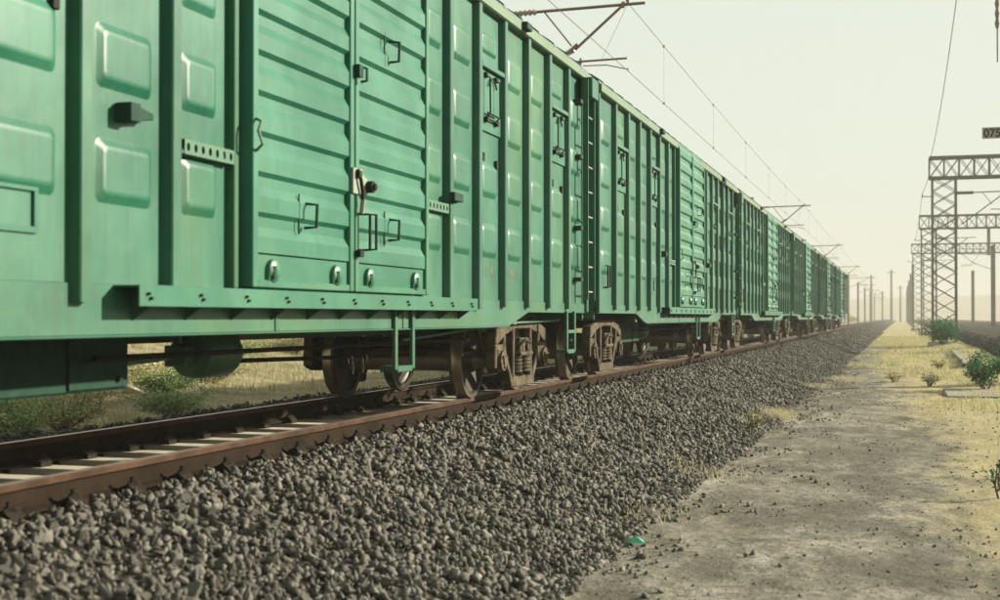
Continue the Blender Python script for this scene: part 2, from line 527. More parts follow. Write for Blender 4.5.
# ------------------------------------------------------------------ crushed stone
def rock_variants(k, seed):
    r = random.Random(seed); out = []
    for _ in range(k):
        bm = bmesh.new()
        a, b, c = 1.0, r.uniform(0.62, 0.95), r.uniform(0.45, 0.75)
        for _ in range(11):
            d = Vector((r.gauss(0, 1), r.gauss(0, 1), r.gauss(0, 1))).normalized() * r.uniform(0.8, 1.1)
            bm.verts.new((d.x * a * 0.5, d.y * b * 0.5, d.z * c * 0.5))
        res = bmesh.ops.convex_hull(bm, input=bm.verts)
        bmesh.ops.delete(bm, geom=[v for v in bm.verts if not v.link_faces], context='VERTS')
        bmesh.ops.recalc_face_normals(bm, faces=bm.faces)
        bm.verts.index_update()
        out.append((np.array([v.co[:] for v in bm.verts]), np.array([[l.vert.index for l in f.loops] for f in bm.faces])))
        bm.free()
    return out


ROCKS = rock_variants(14, 5)


def rot_mats(n):
    q = rng.normal(size=(n, 4)); q /= np.linalg.norm(q, axis=1)[:, None]
    w_, x, y, z = q.T
    return np.stack([np.stack([1 - 2 * (y * y + z * z), 2 * (x * y - z * w_), 2 * (x * z + y * w_)], 1),
                     np.stack([2 * (x * y + z * w_), 1 - 2 * (x * x + z * z), 2 * (y * z - x * w_)], 1),
                     np.stack([2 * (x * z - y * w_), 2 * (y * z + x * w_), 1 - 2 * (x * x + y * y)], 1)], 1)


def tri_mesh(name, V, F, mat, parent=None):
    me = bpy.data.meshes.new(name)
    me.vertices.add(len(V)); me.vertices.foreach_set('co', V.astype(np.float32).ravel())
    me.loops.add(F.size); me.loops.foreach_set('vertex_index', F.astype(np.int32).ravel())
    k = F.shape[1]
    me.polygons.add(len(F)); me.polygons.foreach_set('loop_start', np.arange(len(F), dtype=np.int32) * k)
    me.update(calc_edges=True)
    return link_mesh(name, me, mat, parent)


def rock_field(name, pos, size, mat, parent=None):
    Vs, Fs, base = [], [], 0
    which = rng.integers(0, len(ROCKS), len(pos))
    for k, (rv, rf) in enumerate(ROCKS):
        idx = np.where(which == k)[0]
        if not len(idx): continue
        Rm = rot_mats(len(idx)) * size[idx][:, None, None]
        v = np.einsum('nij,vj->nvi', Rm, rv) + pos[idx][:, None, :]
        f = rf[None] + (np.arange(len(idx)) * len(rv))[:, None, None] + base
        Vs.append(v.reshape(-1, 3)); Fs.append(f.reshape(-1, 3)); base += v.shape[0] * v.shape[1]
    return tri_mesh(name, np.concatenate(Vs), np.concatenate(Fs), mat, parent)


def scatter(n, x0, x1, y0, y1, ypow=1.0):
    return rng.uniform(x0, x1, n), y0 + (y1 - y0) * rng.random(n) ** ypow


P, Z = [], []


def add_stones(x, y, s, lift=0.0):
    z = bed_surface(x, y) + s * rng.uniform(0.0, 0.38, len(x)) + lift
    zg = ground_h(x, y) + s * 0.12
    P.append(np.stack([x, y, np.maximum(z, zg)], 1)); Z.append(s)


def sizes(n, a, b): return a + (b - a) * rng.random(n) ** 1.8


SL = 0.90
n = 21000; x, y = scatter(n, SL, 3.45, 3.2, 16); add_stones(x, y, 0.030 + 0.075 * rng.random(n) ** 1.5)
n = 14000; x, y = scatter(n, SL, 3.5, 16, 34); add_stones(x, y, sizes(n, 0.055, 0.115))
n = 11000; x, y = scatter(n, SL, 3.5, 34, 70); add_stones(x, y, sizes(n, 0.06, 0.11))
n = 6000; x, y = scatter(n, SL, 3.5, 70, 150); add_stones(x, y, sizes(n, 0.10, 0.17))
n = 5500; x, y = scatter(n, -0.66, 0.66, 5, 40); add_stones(x, y, sizes(n, 0.03, 0.06), -0.03)
n = 9000; x, y = scatter(n, -3.4, -1.3, 6, 45, 1.4); add_stones(x, y, sizes(n, 0.045, 0.09))
# stones that rolled out over the path
n = 5500; x = 3.2 + np.abs(rng.normal(0, 0.5, n)); y = rng.uniform(4, 60, n)
keep = vnoise(x, y, 1.3, 12) > 0.42; x, y = x[keep], y[keep]; add_stones(x, y, 0.018 + 0.065 * rng.random(len(x)) ** 2.2)
P = np.concatenate(P); Z = np.concatenate(Z)
# keep sleepers clear of stones between the rails
on_sleeper = (np.abs(P[:, 0]) < 0.87) & (np.abs(((P[:, 1] - 0.1 + 0.3) % 0.6) - 0.3) < 0.12)
on_sleeper |= (P[:, 0] > .8) & (P[:, 0] < 1.02) & (np.abs(((P[:, 1] - 0.1 + 0.3) % 0.6) - 0.3) < 0.11)
P, Z = P[~on_sleeper], Z[~on_sleeper]
dep = (CAM_X - P[:, 0]) * 0.2854 + P[:, 1] * 0.958
hx = (P[:, 0] - CAM_X) * 0.958 + P[:, 1] * 0.2854
vis = (np.abs(hx / dep) < 0.37) & ((CAM_Z - P[:, 2]) / dep < 0.232) & (P[:, 0] > 1.3)
score = np.where(vis, Z / dep, 0)
order = np.argsort(-score)
own, rest = order[:300], order[300:]
st = rock_field('crushed_stones', P[rest], Z[rest], M['stone'], bed)
tag(st, kind='stuff')
rock_me = []
for rv, rf in ROCKS:
    me = bpy.data.meshes.new('stone'); me.from_pydata(rv.tolist(), [], rf.tolist()); me.materials.append(M['stone']); rock_me.append(me)
for k in own:
    o = bpy.data.objects.new('stone', random.choice(rock_me)); COL.objects.link(o); o.parent = bed
    o.location = P[k]; o.scale = (Z[k],) * 3; o.rotation_euler = [random.uniform(0, 6.28) for _ in range(3)]

# slope of the other bed
n = 5000; x, y = scatter(n, 8.3, 9.8, 36, 90)
r2 = rock_field('crushed_stones', np.stack([x, y, bed2_h(x, y) + 0.02], 1), sizes(n, 0.08, 0.16), M['stone'], b2); tag(r2, kind='stuff')
# pebbles on the path
n = 9000; x, y = scatter(n, 3.5, 7.6, 5.5, 45, 1.3)
kp = vnoise(x, y, 0.9, 21) + rng.random(len(x)) * 0.5 > 0.66; x, y = x[kp], y[kp]
pb = rock_field('path_pebbles', np.stack([x, y, ground_h(x, y) + 0.004], 1), 0.008 + 0.045 * rng.random(len(x)) ** 5, M['stone']); tag(pb, 'small grey pebbles strewn over the dirt path', 'pebbles', kind='stuff')

# ------------------------------------------------------------------ railway track
RAIL = [(-.075, -.176), (.075, -.176), (.075, -.164), (.022, -.147), (.0085, -.132), (.0085, -.055), (.034, -.042), (.0365, -.012), (.029, -.002), (-.029, -.002), (-.0365, -.012), (-.034, -.042), (-.0085, -.055), (-.0085, -.132), (-.022, -.147), (-.075, -.164)]


def make_rail(cx, y0, y1, parent, zoff=0):
    b = MB(); b.prism([(cx + x, z + zoff) for x, z in RAIL], y0, y1)
    for k in (1, 2, 3, 4, 5, 11, 12, 13, 14, 15): b.m[2 + k] = 2          # web and foot faces in a darker brown than the head
    b.mi = 1; b.box(cx - .026, cx + .026, y0, y1, -.0025 + zoff, zoff)
    return b.build('rail', [M['rust'], M['railtop'], M['raildark']], parent)


track = tag(empty('railway_track'), 'rusty rails on concrete sleepers under the green boxcars', 'railway track')
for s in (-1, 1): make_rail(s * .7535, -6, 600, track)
b = MB()
b.prism([(-.15, -.34), (.15, -.34), (.115, -.19), (-.115, -.19)], -1.25, 1.25, 'x')
sleeper_me = b.mesh('sleeper', bevel=0.008); sleeper_me.materials.append(M['concrete'])
b = MB()   # shoulder, spring clip and bolt, on the +x side of a rail foot
b.prism([(.055, -.172), (.175, -.19), (.175, -.155), (.130, -.118), (.055, -.145)], -.065, .065)
b.tube([(.06, -.05, -.150), (.13, -.058, -.120), (.15, 0, -.112), (.13, .058, -.120), (.06, .05, -.150)], .011, 5)
b.lathe([(.030, 0), (.030, .026), (.016, .026), (.016, .055)], (.115, 0, -.132), 'z', 6)
clip_me = b.mesh('rail_clip'); clip_me.materials.append(M['clip'])
clip_rest = MB()
clip_v = [v.co.copy() for v in clip_me.vertices]; clip_f = [tuple(p.vertices) for p in clip_me.polygons]
for i in range(190):
    yy = 0.1 + 0.6 * (i + 5)
    sp_ = bpy.data.objects.new('sleeper', sleeper_me); COL.objects.link(sp_); sp_.parent = track
    sp_.location = (random.uniform(-.012, .012), yy + random.uniform(-.012, .012), random.uniform(-.004, .002))
    for s in (-1, 1):
        for q in (-1, 1):
            if i < 75:
                c = bpy.data.objects.new('rail_clip', clip_me); COL.objects.link(c); c.parent = sp_
                c.location = (s * .7535, 0, 0); c.rotation_euler = (0, 0, 0 if q > 0 else math.pi)
            else:
                clip_rest.add([(s * .7535 + v.x * q, yy + v.y * q, v.z) for v in clip_v], clip_f)
tag(clip_rest.build('rail_clips', M['clip'], track, fixn=False), kind='stuff')

t2 = tag(empty('railway_track', (17.4, 0, 0.02)), 'orange rusty rails on the gravel bed beyond the lattice towers', 'railway track')
M['rust2'] = mat_simple('orange_rust', (0.30, 0.14, 0.06), (0.42, 0.21, 0.09), 5, 0.8)
for s in (-1, 1):
    b = MB(); b.prism([(s * .7535 + x, z) for x, z in RAIL], 20, 600); b.build('rail', M['rust2'], t2)
for i in range(150):
    sp_ = bpy.data.objects.new('sleeper', sleeper_me); COL.objects.link(sp_); sp_.parent = t2; sp_.location = (0, 40 + 0.6 * i, 0.0)

# ------------------------------------------------------------------ boxcar
SKIN = 1.430
RIBS = [2.42, 3.30, 4.18, 5.10, 6.02, 6.95]
HALF = 8.05
EAVE0, EAVE1 = 3.95, 4.06


def frustum(b, xa, xb, y0, y1, z0, z1, sl, cut=0.05):
    """pressed boss standing out from the sheet at xa to xb, with rounded corners and a soft shoulder"""
    def rr(x, g, c):
        pts = []
        for cy, cz, a0 in ((y1 - g - c, z1 - g - c, 0), (y0 + g + c, z1 - g - c, 90), (y0 + g + c, z0 + g + c, 180), (y1 - g - c, z0 + g + c, 270)):
            pts += [(x, cy + c * math.cos(R(a0 + k * 22.5)), cz + c * math.sin(R(a0 + k * 22.5))) for k in range(5)]
        return pts
    d = xb - xa
    rings = [rr(xa, 0, cut), rr(xa + d * .12, sl * .18, cut * .95), rr(xa + d * .85, sl * .78, cut * .75), rr(xb, sl, cut * .65), rr(xb + .0004, sl + .02, cut * .5)]
    n_ = 20; f = []
    for k in range(4):
        f += [(n_ * k + i, n_ * k + (i + 1) % n_, n_ * (k + 1) + (i + 1) % n_, n_ * (k + 1) + i) for i in range(n_)]
    f.append(tuple(range(n_ * 4, n_ * 5)))
    if not hasattr(b, 'soft'): b.soft = []
    b.soft += range(len(b.f), len(b.f) + len(f))
    b.add([p for r_ in rings for p in r_], f)


def boxcar(loc):
    car = empty('freight_car', loc)
    # inner shell: ends, far side, floor
    b = MB(); b.box(-1.43, SKIN - .012, -HALF, HALF, .97, 4.0)
    for e in (-1, 1):
        for z in (1.35, 1.75, 2.15, 2.55, 2.95, 3.35):
            ya, yb = sorted((e * HALF, e * (HALF + .05)))
            b.box(-1.25, 1.25, ya, yb, z, z + .16)
    b.build('body_shell', M['paint_rib'], car)
    # pressed side sheets, one per bay
    edges = [1.72] + RIBS + [HALF - .06]
    for s in (-1, 1):
        for i in range(len(edges) - 1):
            a, c = edges[i], edges[i + 1]
            y0, y1 = (a, c) if s > 0 else (-c, -a)
            b = MB(); b.box(SKIN - .010, SKIN, y0, y1, 1.073, EAVE0)
            m = (y0 + y1) / 2; hw = min(.27, (c - a) / 2 - .14)
            hatch = i in (2, 5)
            for k in range(4):
                z0 = 1.50 + .60 * k
                if hatch and k >= 2: continue
                frustum(b, SKIN, SKIN + .027, m - hw, m + hw, z0 - .01, z0 + .33, .050)
            if hatch: frustum(b, SKIN, SKIN + .02, m - hw, m + hw, 3.52, 3.72, .03)
            so_ = b.build('side_sheet', M['paint'], car, fixn=True)
            for fi in b.soft: so_.data.polygons[fi].use_smooth = True
            if hatch:
                h = MB(); h.box(SKIN + .001, SKIN + .022, y0 + .075, y1 - .075, 2.74, 3.345)
                ho = h.build('ventilation_hatch', M['paint_door'], car, bevel=.004)
                h = MB(); h.box(SKIN + .001, SKIN + .066, y0 + .06, y1 - .06, 3.352, 3.40); h.build('hatch_header', M['paint'], ho, bevel=.004)
                for q in (-1, 1):
                    h = MB(); yy = m + q * .17
                    h.tube([(SKIN + .022, yy, 3.29), (SKIN + .075, yy, 3.27), (SKIN + .078, yy, 2.92), (SKIN + .022, yy, 2.86)], .009, 6)
                    h.box(SKIN + .02, SKIN + .05, yy - .03, yy + .03, 3.27, 3.32); h.box(SKIN + .02, SKIN + .06, yy - .035, yy + .035, 2.83, 2.88)
                    h.build('hatch_bar', M['black'], ho)
                h = MB()
                h.tube([(SKIN + .05, m - .17, 2.92), (SKIN + .05, m + .17, 2.92)], .010, 6); h.tube([(SKIN + .05, m - .17, 2.86), (SKIN + .05, m + .17, 2.86)], .010, 6)
                h.tube([(SKIN + .04, m - .09 + .26 * t, 3.2 + .09 * math.sin(math.pi * t)) for t in np.linspace(0, 1, 7)], .009, 5)
                h.build('hatch_latch', M['black'], ho)
                for dy, dz in ((-.22, 2.44), (.24, 2.40)):
                    h = MB(); h.box(SKIN + .001, SKIN + .03, m + dy - .028, m + dy + .028, dz, dz + .085); h.build('keeper', M['black'], car, bevel=.004)
    # hat-section posts
    for s in (-1, 1):
        for i, r in enumerate(RIBS):
            yc = s * r
            z0 = .975 if i in (1,) else 1.0
            b = MB()
            b.prism([(SKIN - .002, yc - .060), (SKIN + .060, yc - .050), (SKIN + .068, yc - .042), (SKIN + .068, yc + .042), (SKIN + .060, yc + .050), (SKIN - .002, yc + .060)], z0, EAVE0 - .004, 'z')
            b.build('side_post', M['paint_rib'], car)
        yc = s * (HALF - .045); b = MB(); b.box(SKIN - .03, SKIN + .05, yc - .045, yc + .045, .96, EAVE0 - .003); b.build('corner_post', M['paint_rib'], car, bevel=.01)
        yc = s * 1.69; b = MB(); b.box(SKIN - .01, SKIN + .055, yc - .03, yc + .03, 1.075, EAVE0 - .003); b.build('door_post', M['paint_rib'], car, bevel=.006)
    # side sill, deeper amidships
    b = MB()
    b.prism([(-HALF, .95), (-5.22, .95), (-4.45, .805), (4.45, .805), (5.22, .95), (HALF, .95), (HALF, 1.072), (-HALF, 1.072)], SKIN - .03, SKIN + .014, 'x')
    b.box(SKIN - .10, SKIN + .03, -4.44, 4.44, .793, .8045)
    sill = b.build('side_sill', M['paint'], car, bevel=.004)
    for yy in (-1.05, 1.32):
        b = MB(); b.box(SKIN + .0145, SKIN + .022, yy - .03, yy + .03, .81, .955); b.build('sill_stiffener', M['paint'], sill)
    b = MB(); b.prism([(-1.40, .95), (-5.2, .95), (-4.45, .81), (4.45, .81), (5.2, .95), (HALF, .95), (HALF, .968), (-HALF, .968), (-HALF, .95)][1:], -1.43, -1.40, 'x')
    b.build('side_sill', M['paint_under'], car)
    # eave and arched roof
    b = MB(); b.prism([(SKIN - .05, EAVE0), (SKIN + .070, EAVE0), (SKIN + .088, EAVE0 + .012), (SKIN + .088, EAVE1 - .01), (SKIN + .075, EAVE1), (SKIN - .05, EAVE1)], -HALF - .02, HALF + .02)
    b.build('eave', M['fascia'], car)
    def arch(off):
        pts = [(SKIN + .055, EAVE1 + .002 + off * .2), (SKIN + .035, EAVE1 + .055 + off), (SKIN - .02, EAVE1 + .10 + off)]
        pts += [(x, 4.20 + off + .27 * math.cos(x / 1.41 * math.pi / 2)) for x in np.linspace(1.30, -1.30, 13)]
        pts += [(-SKIN - .035, EAVE1 + off)]
        return pts
    b = MB(); b.prism(arch(0) + [(-SKIN, 4.0), (SKIN, EAVE1 + .0015)], -HALF, HALF)
    roof = b.build('roof', M['roof'], car, smooth=True)
    k = int(2 * HALF / .7)
    for i in range(k):
        yy = -HALF + .35 + i * .7
        b = MB(); b.prism(arch(.022) + [(-SKIN - .01, 4.02), (SKIN - .05, EAVE1 + .002)], yy - .03, yy + .03); b.build('roof_seam', M['roof'], roof)
    for yy in (-3.4, 4.8):
        b = MB(); b.box(SKIN + .02, SKIN + .15, yy - .10, yy + .10, EAVE0 + .03, EAVE0 + .11); b.build('eave_bracket', M['darkgreen'], car, bevel=.01)
    # sliding doors
    DX = 1.475
    for s in (-1, 1):
        y0, y1 = (.012, 1.62) if s > 0 else (-1.62, -.012)
        prof = [(DX, 1.295)]
        z = 1.30
        while z < 3.85:
            prof += [(DX + .074, z + .004), (DX + .074, z + .105), (DX + .044, z + .168), (DX + .044, z + .231)]
            z += .255
        prof += [(DX + .04, 3.90), (DX, 3.90)]
        b = MB(); b.prism(prof, y0 + .07, y1 - .07)
        b.box(DX - .002, DX + .060, y0 + .071, y1 - .071, 1.085, 1.294)
        leaf = b.build('door_leaf', M['paint_door'], car, bevel=0)
        for q, wd in ((y0, .072), (y1 - .072, .072)):
            b = MB(); b.box(DX - .03, DX + .086, q, q + wd, 1.085, 3.92); b.build('door_stile', M['paint_door'], leaf, bevel=.006)
        b = MB(); b.box(DX - .02, DX + .082, y0 + .073, y1 - .073, 1.085, 1.135); b.build('bottom_rail', M['paint_door'], leaf, bevel=.006)
        for yy in (y0 + .30, y1 - .30):
            b = MB()
            b.lathe([(.075, 0), (.075, .03), (.055, .045)], (DX + .058, yy, 1.195), 'x', 14)
            b.box(DX + .056, DX + .085, yy - .075, yy + .075, 1.135, 1.20)
            b.build('roller_cover', M['paint_door'], leaf, smooth=True)
            b = MB(); b.box(DX + .06, DX + .108, yy - .05, yy - .012, 1.145, 1.225); b.build('roller_bolt', M['darkgreen'], leaf)
        hm = y0 + .80 if s < 0 else y0 + .72
        for hz in ((1.50, 2.9) if s > 0 else (1.50,)):
            b = MB(); b.tube([(DX + .06, hm, hz), (DX + .145, hm + .01, hz + .005), (DX + .15, hm + .012, hz + .155), (DX + .06, hm, hz + .165)], .012, 6)
            b.box(DX + .065, DX + .074, hm - .11, hm - .10, hz - .05, hz + .22)
            b.build('door_handle', M['darkgreen'], leaf)
    # lock gear on the meeting line
    b = MB(); b.box(DX + .086, DX + .105, -.075, .10, 1.80, 1.99)
    b.prism([(.10, 1.82), (.20, 1.80), (.24, 1.86), (.20, 1.93), (.10, 1.96)], DX + .07, DX + .10, 'x')
    lock = b.build('door_lock', M['lockplate'], car, bevel=.004)
    b = MB(); b.lathe([(.045, 0), (.045, .05), (.025, .05), (.025, .07)], (DX + .10, .21, 1.87), 'x', 10)
    b.tube([(DX + .115, -.02, 1.98), (DX + .13, .01, 1.90), (DX + .125, .05, 1.82), (DX + .12, .06, 1.72)], .014, 6)
    b.box(DX + .10, DX + .135, -.03, .02, 1.92, 1.97)
    b.build('lock_lever', M['black'], lock)
    b = MB(); b.tube([(DX + .13, .05, 1.76), (DX + .12, .045, 1.66)], .018, 6); b.build('padlock', M['zinc'], lock)
    for off in (0.02, 0.055):
        b = MB(); b.tube([(DX + .09, .06, 1.66), (DX + .14 + off, .09 + off, 1.655), (DX + .14 + off, .09 + off, 1.40), (DX + .09, .06, 1.39)], .012, 6); b.build('pull_loop', M['black'], lock)
    b = MB(); b.box(DX + .09, DX + .13, .0, .07, 1.34, 1.39); b.build('lock_keeper', M['black'], lock)
    b = MB(); b.box(DX + .08, DX + .13, -.02, .05, 2.66, 2.75); b.tube([(DX + .11, .05, 2.74), (DX + .15, .07, 2.73), (DX + .15, .07, 2.64), (DX + .11, .05, 2.63)], .012, 5)
    b.build('upper_catch', M['darkgreen'], car)
    b = MB(); b.tube([(DX + .09, -1.59, 2.13), (DX + .13, -1.60, 2.11), (DX + .12, -1.62, 2.05), (DX + .14, -1.60, 1.97), (DX + .09, -1.59, 1.93)], .010, 6); b.build('hook', M['plate'], car)
    # ledge below the doors
    b = MB(); b.box(SKIN + .015, SKIN + .16, -2.98, 2.86, 1.058, 1.068)
    b.box(SKIN + .160, SKIN + .172, -2.98, 2.86, .955, 1.070)
    ledge = b.build('door_ledge', M['paint_door'], car, bevel=.003)
    for i in range(11):
        yy = -2.90 + i * .555
        b = MB(); b.prism([(SKIN + .0145, 1.056), (SKIN + .159, 1.056), (SKIN + .159, .98), (SKIN + .0145, .88)], yy + .10, yy + .112); b.build('ledge_bracket', M['paint_under'], ledge)
        b = MB(); b.lathe([(.010, 0), (.010, .016)], (SKIN + .172, yy, 1.022), 'x', 6); b.lathe([(.010, 0), (.010, .016)], (SKIN + .172, yy + .026, .998), 'x', 6); b.build('ledge_bolt', M['black'], ledge)
    # perforated strips and stops beside the doors
    for y0, y1, nh in ((-2.33, -1.735, 7), (1.80, 2.34, 6)):
        b = MB(); cw = (y1 - y0) / nh; xo = SKIN + .062; z0, z1 = 1.83, 1.915
        for i in range(nh):
            ya, yb = y0 + i * cw, y0 + (i + 1) * cw; m = (ya + yb) / 2
            ring = [(m + .020 * math.cos(a), (z0 + z1) / 2 + .026 * math.sin(a)) for a in [math.pi / 8 + k * math.pi / 4 for k in range(8)]]
            out = [(yb, (z0 + z1) / 2), (yb, z1), (m, z1), (ya, z1), (ya, (z0 + z1) / 2), (ya, z0), (m, z0), (yb, z0)]
            ring = [(m + .020 * math.cos(k * math.pi / 4), (z0 + z1) / 2 + .026 * math.sin(k * math.pi / 4)) for k in range(8)]
            v = [(xo, *p) for p in out] + [(xo, *p) for p in ring] + [(xo - .01, *p) for p in ring]
            b.add(v, [(k, (k + 1) % 8, 8 + (k + 1) % 8, 8 + k) for k in range(8)] + [(8 + k, 8 + (k + 1) % 8, 16 + (k + 1) % 8, 16 + k) for k in range(8)])
        b.box(xo - .07, xo - .001, y0, y1, z1 - .004, z1); b.box(xo - .07, xo - .001, y0, y1, z0, z0 + .004)
        b.build('perforated_strip', M['plate'], car)
    for s in (-1, 1):
        b = MB(); yc = s * 2.42 - .48 * (s < 0)
        b.box(SKIN + .003, SKIN + .10, yc - .05, yc + .05, 1.93, 2.03)
        b.prism([(yc + .05, 1.94), (yc + .20, 1.965), (yc + .20, 2.0), (yc + .05, 2.02)], SKIN + .02, SKIN + .085, 'x')
        if s > 0: b.box(SKIN + .079, SKIN + .13, yc - .11, yc + .14, 1.945, 2.02)
        b.build('door_stop', M['darkgreen'], car, bevel=.005)
    b = MB()                                           # card holder
    b.box(SKIN + .001, SKIN + .016, -3.98, -3.62, 1.30, 1.33); b.box(SKIN + .001, SKIN + .016, -3.98, -3.62, 1.50, 1.53); b.box(SKIN + .001, SKIN + .016, -3.65, -3.62, 1.331, 1.499); b.box(SKIN + .001, SKIN + .016, -3.98, -3.95, 1.331, 1.499)
    b.build('card_holder', M['paint_door'], car)
    # grab handles near the front end
    b = MB()
    for yy in (-7.55, -7.40):
        b.tube([(SKIN, yy, 1.62), (SKIN + .06, yy, 1.61), (SKIN + .06, yy, 1.32), (SKIN, yy, 1.31)], .013, 6)
    b.build('grab_handle', M['black'], car)
    # ladder at the rear end
    lad = MB()
    for z in (1.35, 2.0, 2.9, 3.6):
        lad.box(SKIN, SKIN + .10, 7.40, 7.60, z, z + .05)
    lad = lad.build('ladder', M['darkgreen'], car)
    for yy in (7.58, 7.96):
        b = MB(); b.box(SKIN + .085, SKIN + .155, yy - .012, yy + .012, 1.12, 3.92); b.build('ladder_rail', M['paint_rib'], lad)
    for i in range(9):
        b = MB(); b.tube([(SKIN + .12, 7.57, 1.22 + .32 * i), (SKIN + .12, 7.97, 1.22 + .32 * i)], .013, 6); b.build('ladder_rung', M['zinc'], lad)
    b = MB(); b.box(SKIN + .04, SKIN + .20, 7.62, 7.98, 3.70, 3.96); b.build('ladder_head', M['paint_rib'], lad, bevel=.01)
    # stirrup steps
    for yy, wz in ((1.28, .40), (7.12, .40)):
        xo = SKIN + .045
        b = MB()
        for q in (-.2, .2):
            b.box(xo - .03, xo, yy + q - .03, yy + q + .03, .47, 1.0 if yy < 5 else .97)
        b.box(xo - .16, xo, yy - .169, yy + .169, .45, .50)
        if yy > 5: b.box(xo - .04, xo + .002, yy - .169, yy + .169, .70, .74)
        b.build('stirrup_step', M['paint_rib'], car, bevel=.004)
    # underframe
    b = MB(); b.box(-.19, .19, -HALF + .1, HALF - .1, .71, .965)
    for yy in (-4.9, -3.3, -1.7, 0.9, 1.8, 3.4, 4.9):
        b.box(-1.38, 1.38, yy - .07, yy + .07, .82, .965)
    for q in (-.75, .75): b.box(q - .05, q + .05, -HALF + .1, HALF - .1, .86, .96)
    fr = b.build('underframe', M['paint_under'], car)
    b = MB(); b.lathe([(.10, -.03), (.165, 0), (.18, .03), (.18, .45), (.15, .52)], (.55, -.60, .64), 'y', 20); bc = b.build('brake_cylinder', M['paint'], car, smooth=True)
    b = MB(); b.box(.42, .60, -.74, -.58, .55, .70); b.tube([(.5, -.66, .7), (.5, -.66, .9)], .025, 6); b.tube([(.5, -1.4, .60), (.5, -.7, .62)], .022, 6); b.build('brake_valve', M['paint_rib'], bc, bevel=.01)
    b = MB(); b.lathe([(.10, 0), (.19, .05), (.19, 1.15), (.10, 1.2)], (-.6, -3.65, .60), 'y', 20); b.build('air_reservoir', M['paint_under'], car, smooth=True)
    b = MB(); b.box(.52, .84, -4.3, -1.86, .46, .82); b.build('equipment_box', M['darkgreen'], car, bevel=.012)
    b = MB(); b.box(.842, .856, -2.5, -1.90, .48, .80); b.tube([(.857, -2.0, .53), (.88, -2.0, .53)], .02, 6); b.build('box_cover', M['darkgreen'], car)
    b = MB()
    b.tube([(.95, -2.4, .66), (.95, 4.6, .66)], .020, 6); b.tube([(.3, .6, .55), (.3, 5.2, .48)], .022, 6); b.tube([(.35, -5.2, .48), (.35, -.7, .6)], .022, 6)
    b.build('brake_rod', M['black'], car)
    b = MB(); b.tube([(1.22, 1.9, .70), (1.22, 3.0, .74), (1.22, 5.0, .83), (1.2, 7.6, .86)], .013, 6); b.build('air_pipe', M['plate'], car)
    for yy in (1.30, 1.72):
        b = MB()
        for k in range(3):
            c = (.95 - .0 * k, yy + .05 * k * (1 if yy < 1.5 else -1), .62 - .075 * k)
            pts = [(c[0] + (.02 * math.cos(a) if k % 2 else 0), c[1] + (0 if k % 2 else .02 * math.cos(a)), c[2] + .05 * math.sin(a)) for a in np.linspace(0, 2 * math.pi, 9)]
            b.tube(pts, .010, 5)
        b.build('chain', M['black'], car)
    # couplers and hoses
    for e in (-1, 1):
        b = MB(); y0 = e * (HALF - .3)
        b.box(-.09, .09, min(y0, e * (HALF + .18)), max(y0, e * (HALF + .18)), .78, .94)
        ye = e * (HALF + .18)
        b.prism([(-.16, ye), (.02, ye), (.16, ye + e * .05), (.17, ye + e * .13), (.05, ye + e * .10), (-.02, ye + e * .14), (-.17, ye + e * .14)], .70, 1.0, 'z')
        cp = b.build('coupler', M['cast'], car, bevel=.012)
        b = MB(); b.tube([(.32, e * (HALF - .1), .80), (.34, e * (HALF + .08), .76), (.34, e * (HALF + .18), .58), (.33, e * (HALF + .3), .52)], .024, 7); b.build('brake_hose', M['hose'], cp)
        b = MB(); b.box(-1.35, 1.40, e * (HALF - .02) - .015, e * (HALF - .02) + .015, .86, .968); b.build('end_sill', M['paint_rib'], car)
        b = MB(); b.tube([(1.40, e * (HALF + .02), .90), (.5, e * (HALF + .12), .84), (.2, e * (HALF + .14), .95)], .014, 6); b.build('uncoupling_rod', M['paint_rib'], car)
    # bogies
    for e in (-1, 1):
        yb = e * 6.05
        b = MB(); b.box(-1.18, 1.18, yb - .2, yb + .2, .46, .66); b.box(-.4, .4, yb - .25, yb + .25, .66, .80)
        bog = b.build('bogie', M['cast'], car, bevel=.02)
        for s in (-1, 1):
            xa, xb = sorted((s * 1.02, s * 1.15))
            b = MB()
            def pz(pts): b.prism([(yb + y, z) for y, z in pts], xa, xb, 'x')
            pz([(-1.10, .60), (-1.06, .76), (-.62, .865), (.62, .865), (1.06, .76), (1.10, .60), (1.0, .60), (.72, .70), (.30, .765), (-.30, .765), (-.72, .70), (-1.0, .60)])
            for q in (-1, 1):
                def px(pts):
                    b.prism([(yb + q * y, z) for y, z in pts], xa + .004, xb - .004, 'x')
                px([(.38, .14), (.46, .13), (.76, .48), (.78, .70), (.71, .71), (.68, .52)])      # diagonal
                px([(.34, .20), (.42, .20), (.40, .77), (.33, .77)])                               # column
                px([(1.02, .60), (1.10, .61), (1.11, .34), (1.05, .33)])                           # outer jaw
                px([(.72, .64), (.79, .62), (.79, .36), (.74, .36)])                               # inner jaw
            pz([(-.48, .10), (.48, .10), (.52, .18), (.38, .22), (-.38, .22), (-.52, .18)])
            b.box(xa + .02, xb - .02, yb - .6, yb - .5, .872, .895); b.box(xa + .02, xb - .02, yb + .5, yb + .6, .872, .895)
            sf = b.build('side_frame', M['cast'], bog, bevel=.012)
            # springs, shock wedge, bolster end
            xm = (xa + xb) / 2
            for yy in (-.17, .17):
                b = MB()
                pts = [(xm + .088 * math.cos(a), yb + yy + .088 * math.sin(a), .235 + .215 * a / (10 * math.pi)) for a in np.linspace(0, 10 * math.pi, 61)]
                b.tube(pts, .019, 5); b.build('coil_spring', M['cast'], bog, smooth=True)
            b = MB(); b.box(min(s * 1.0, s * 1.2), max(s * 1.0, s * 1.2), yb - .27, yb + .27, .455, .50)
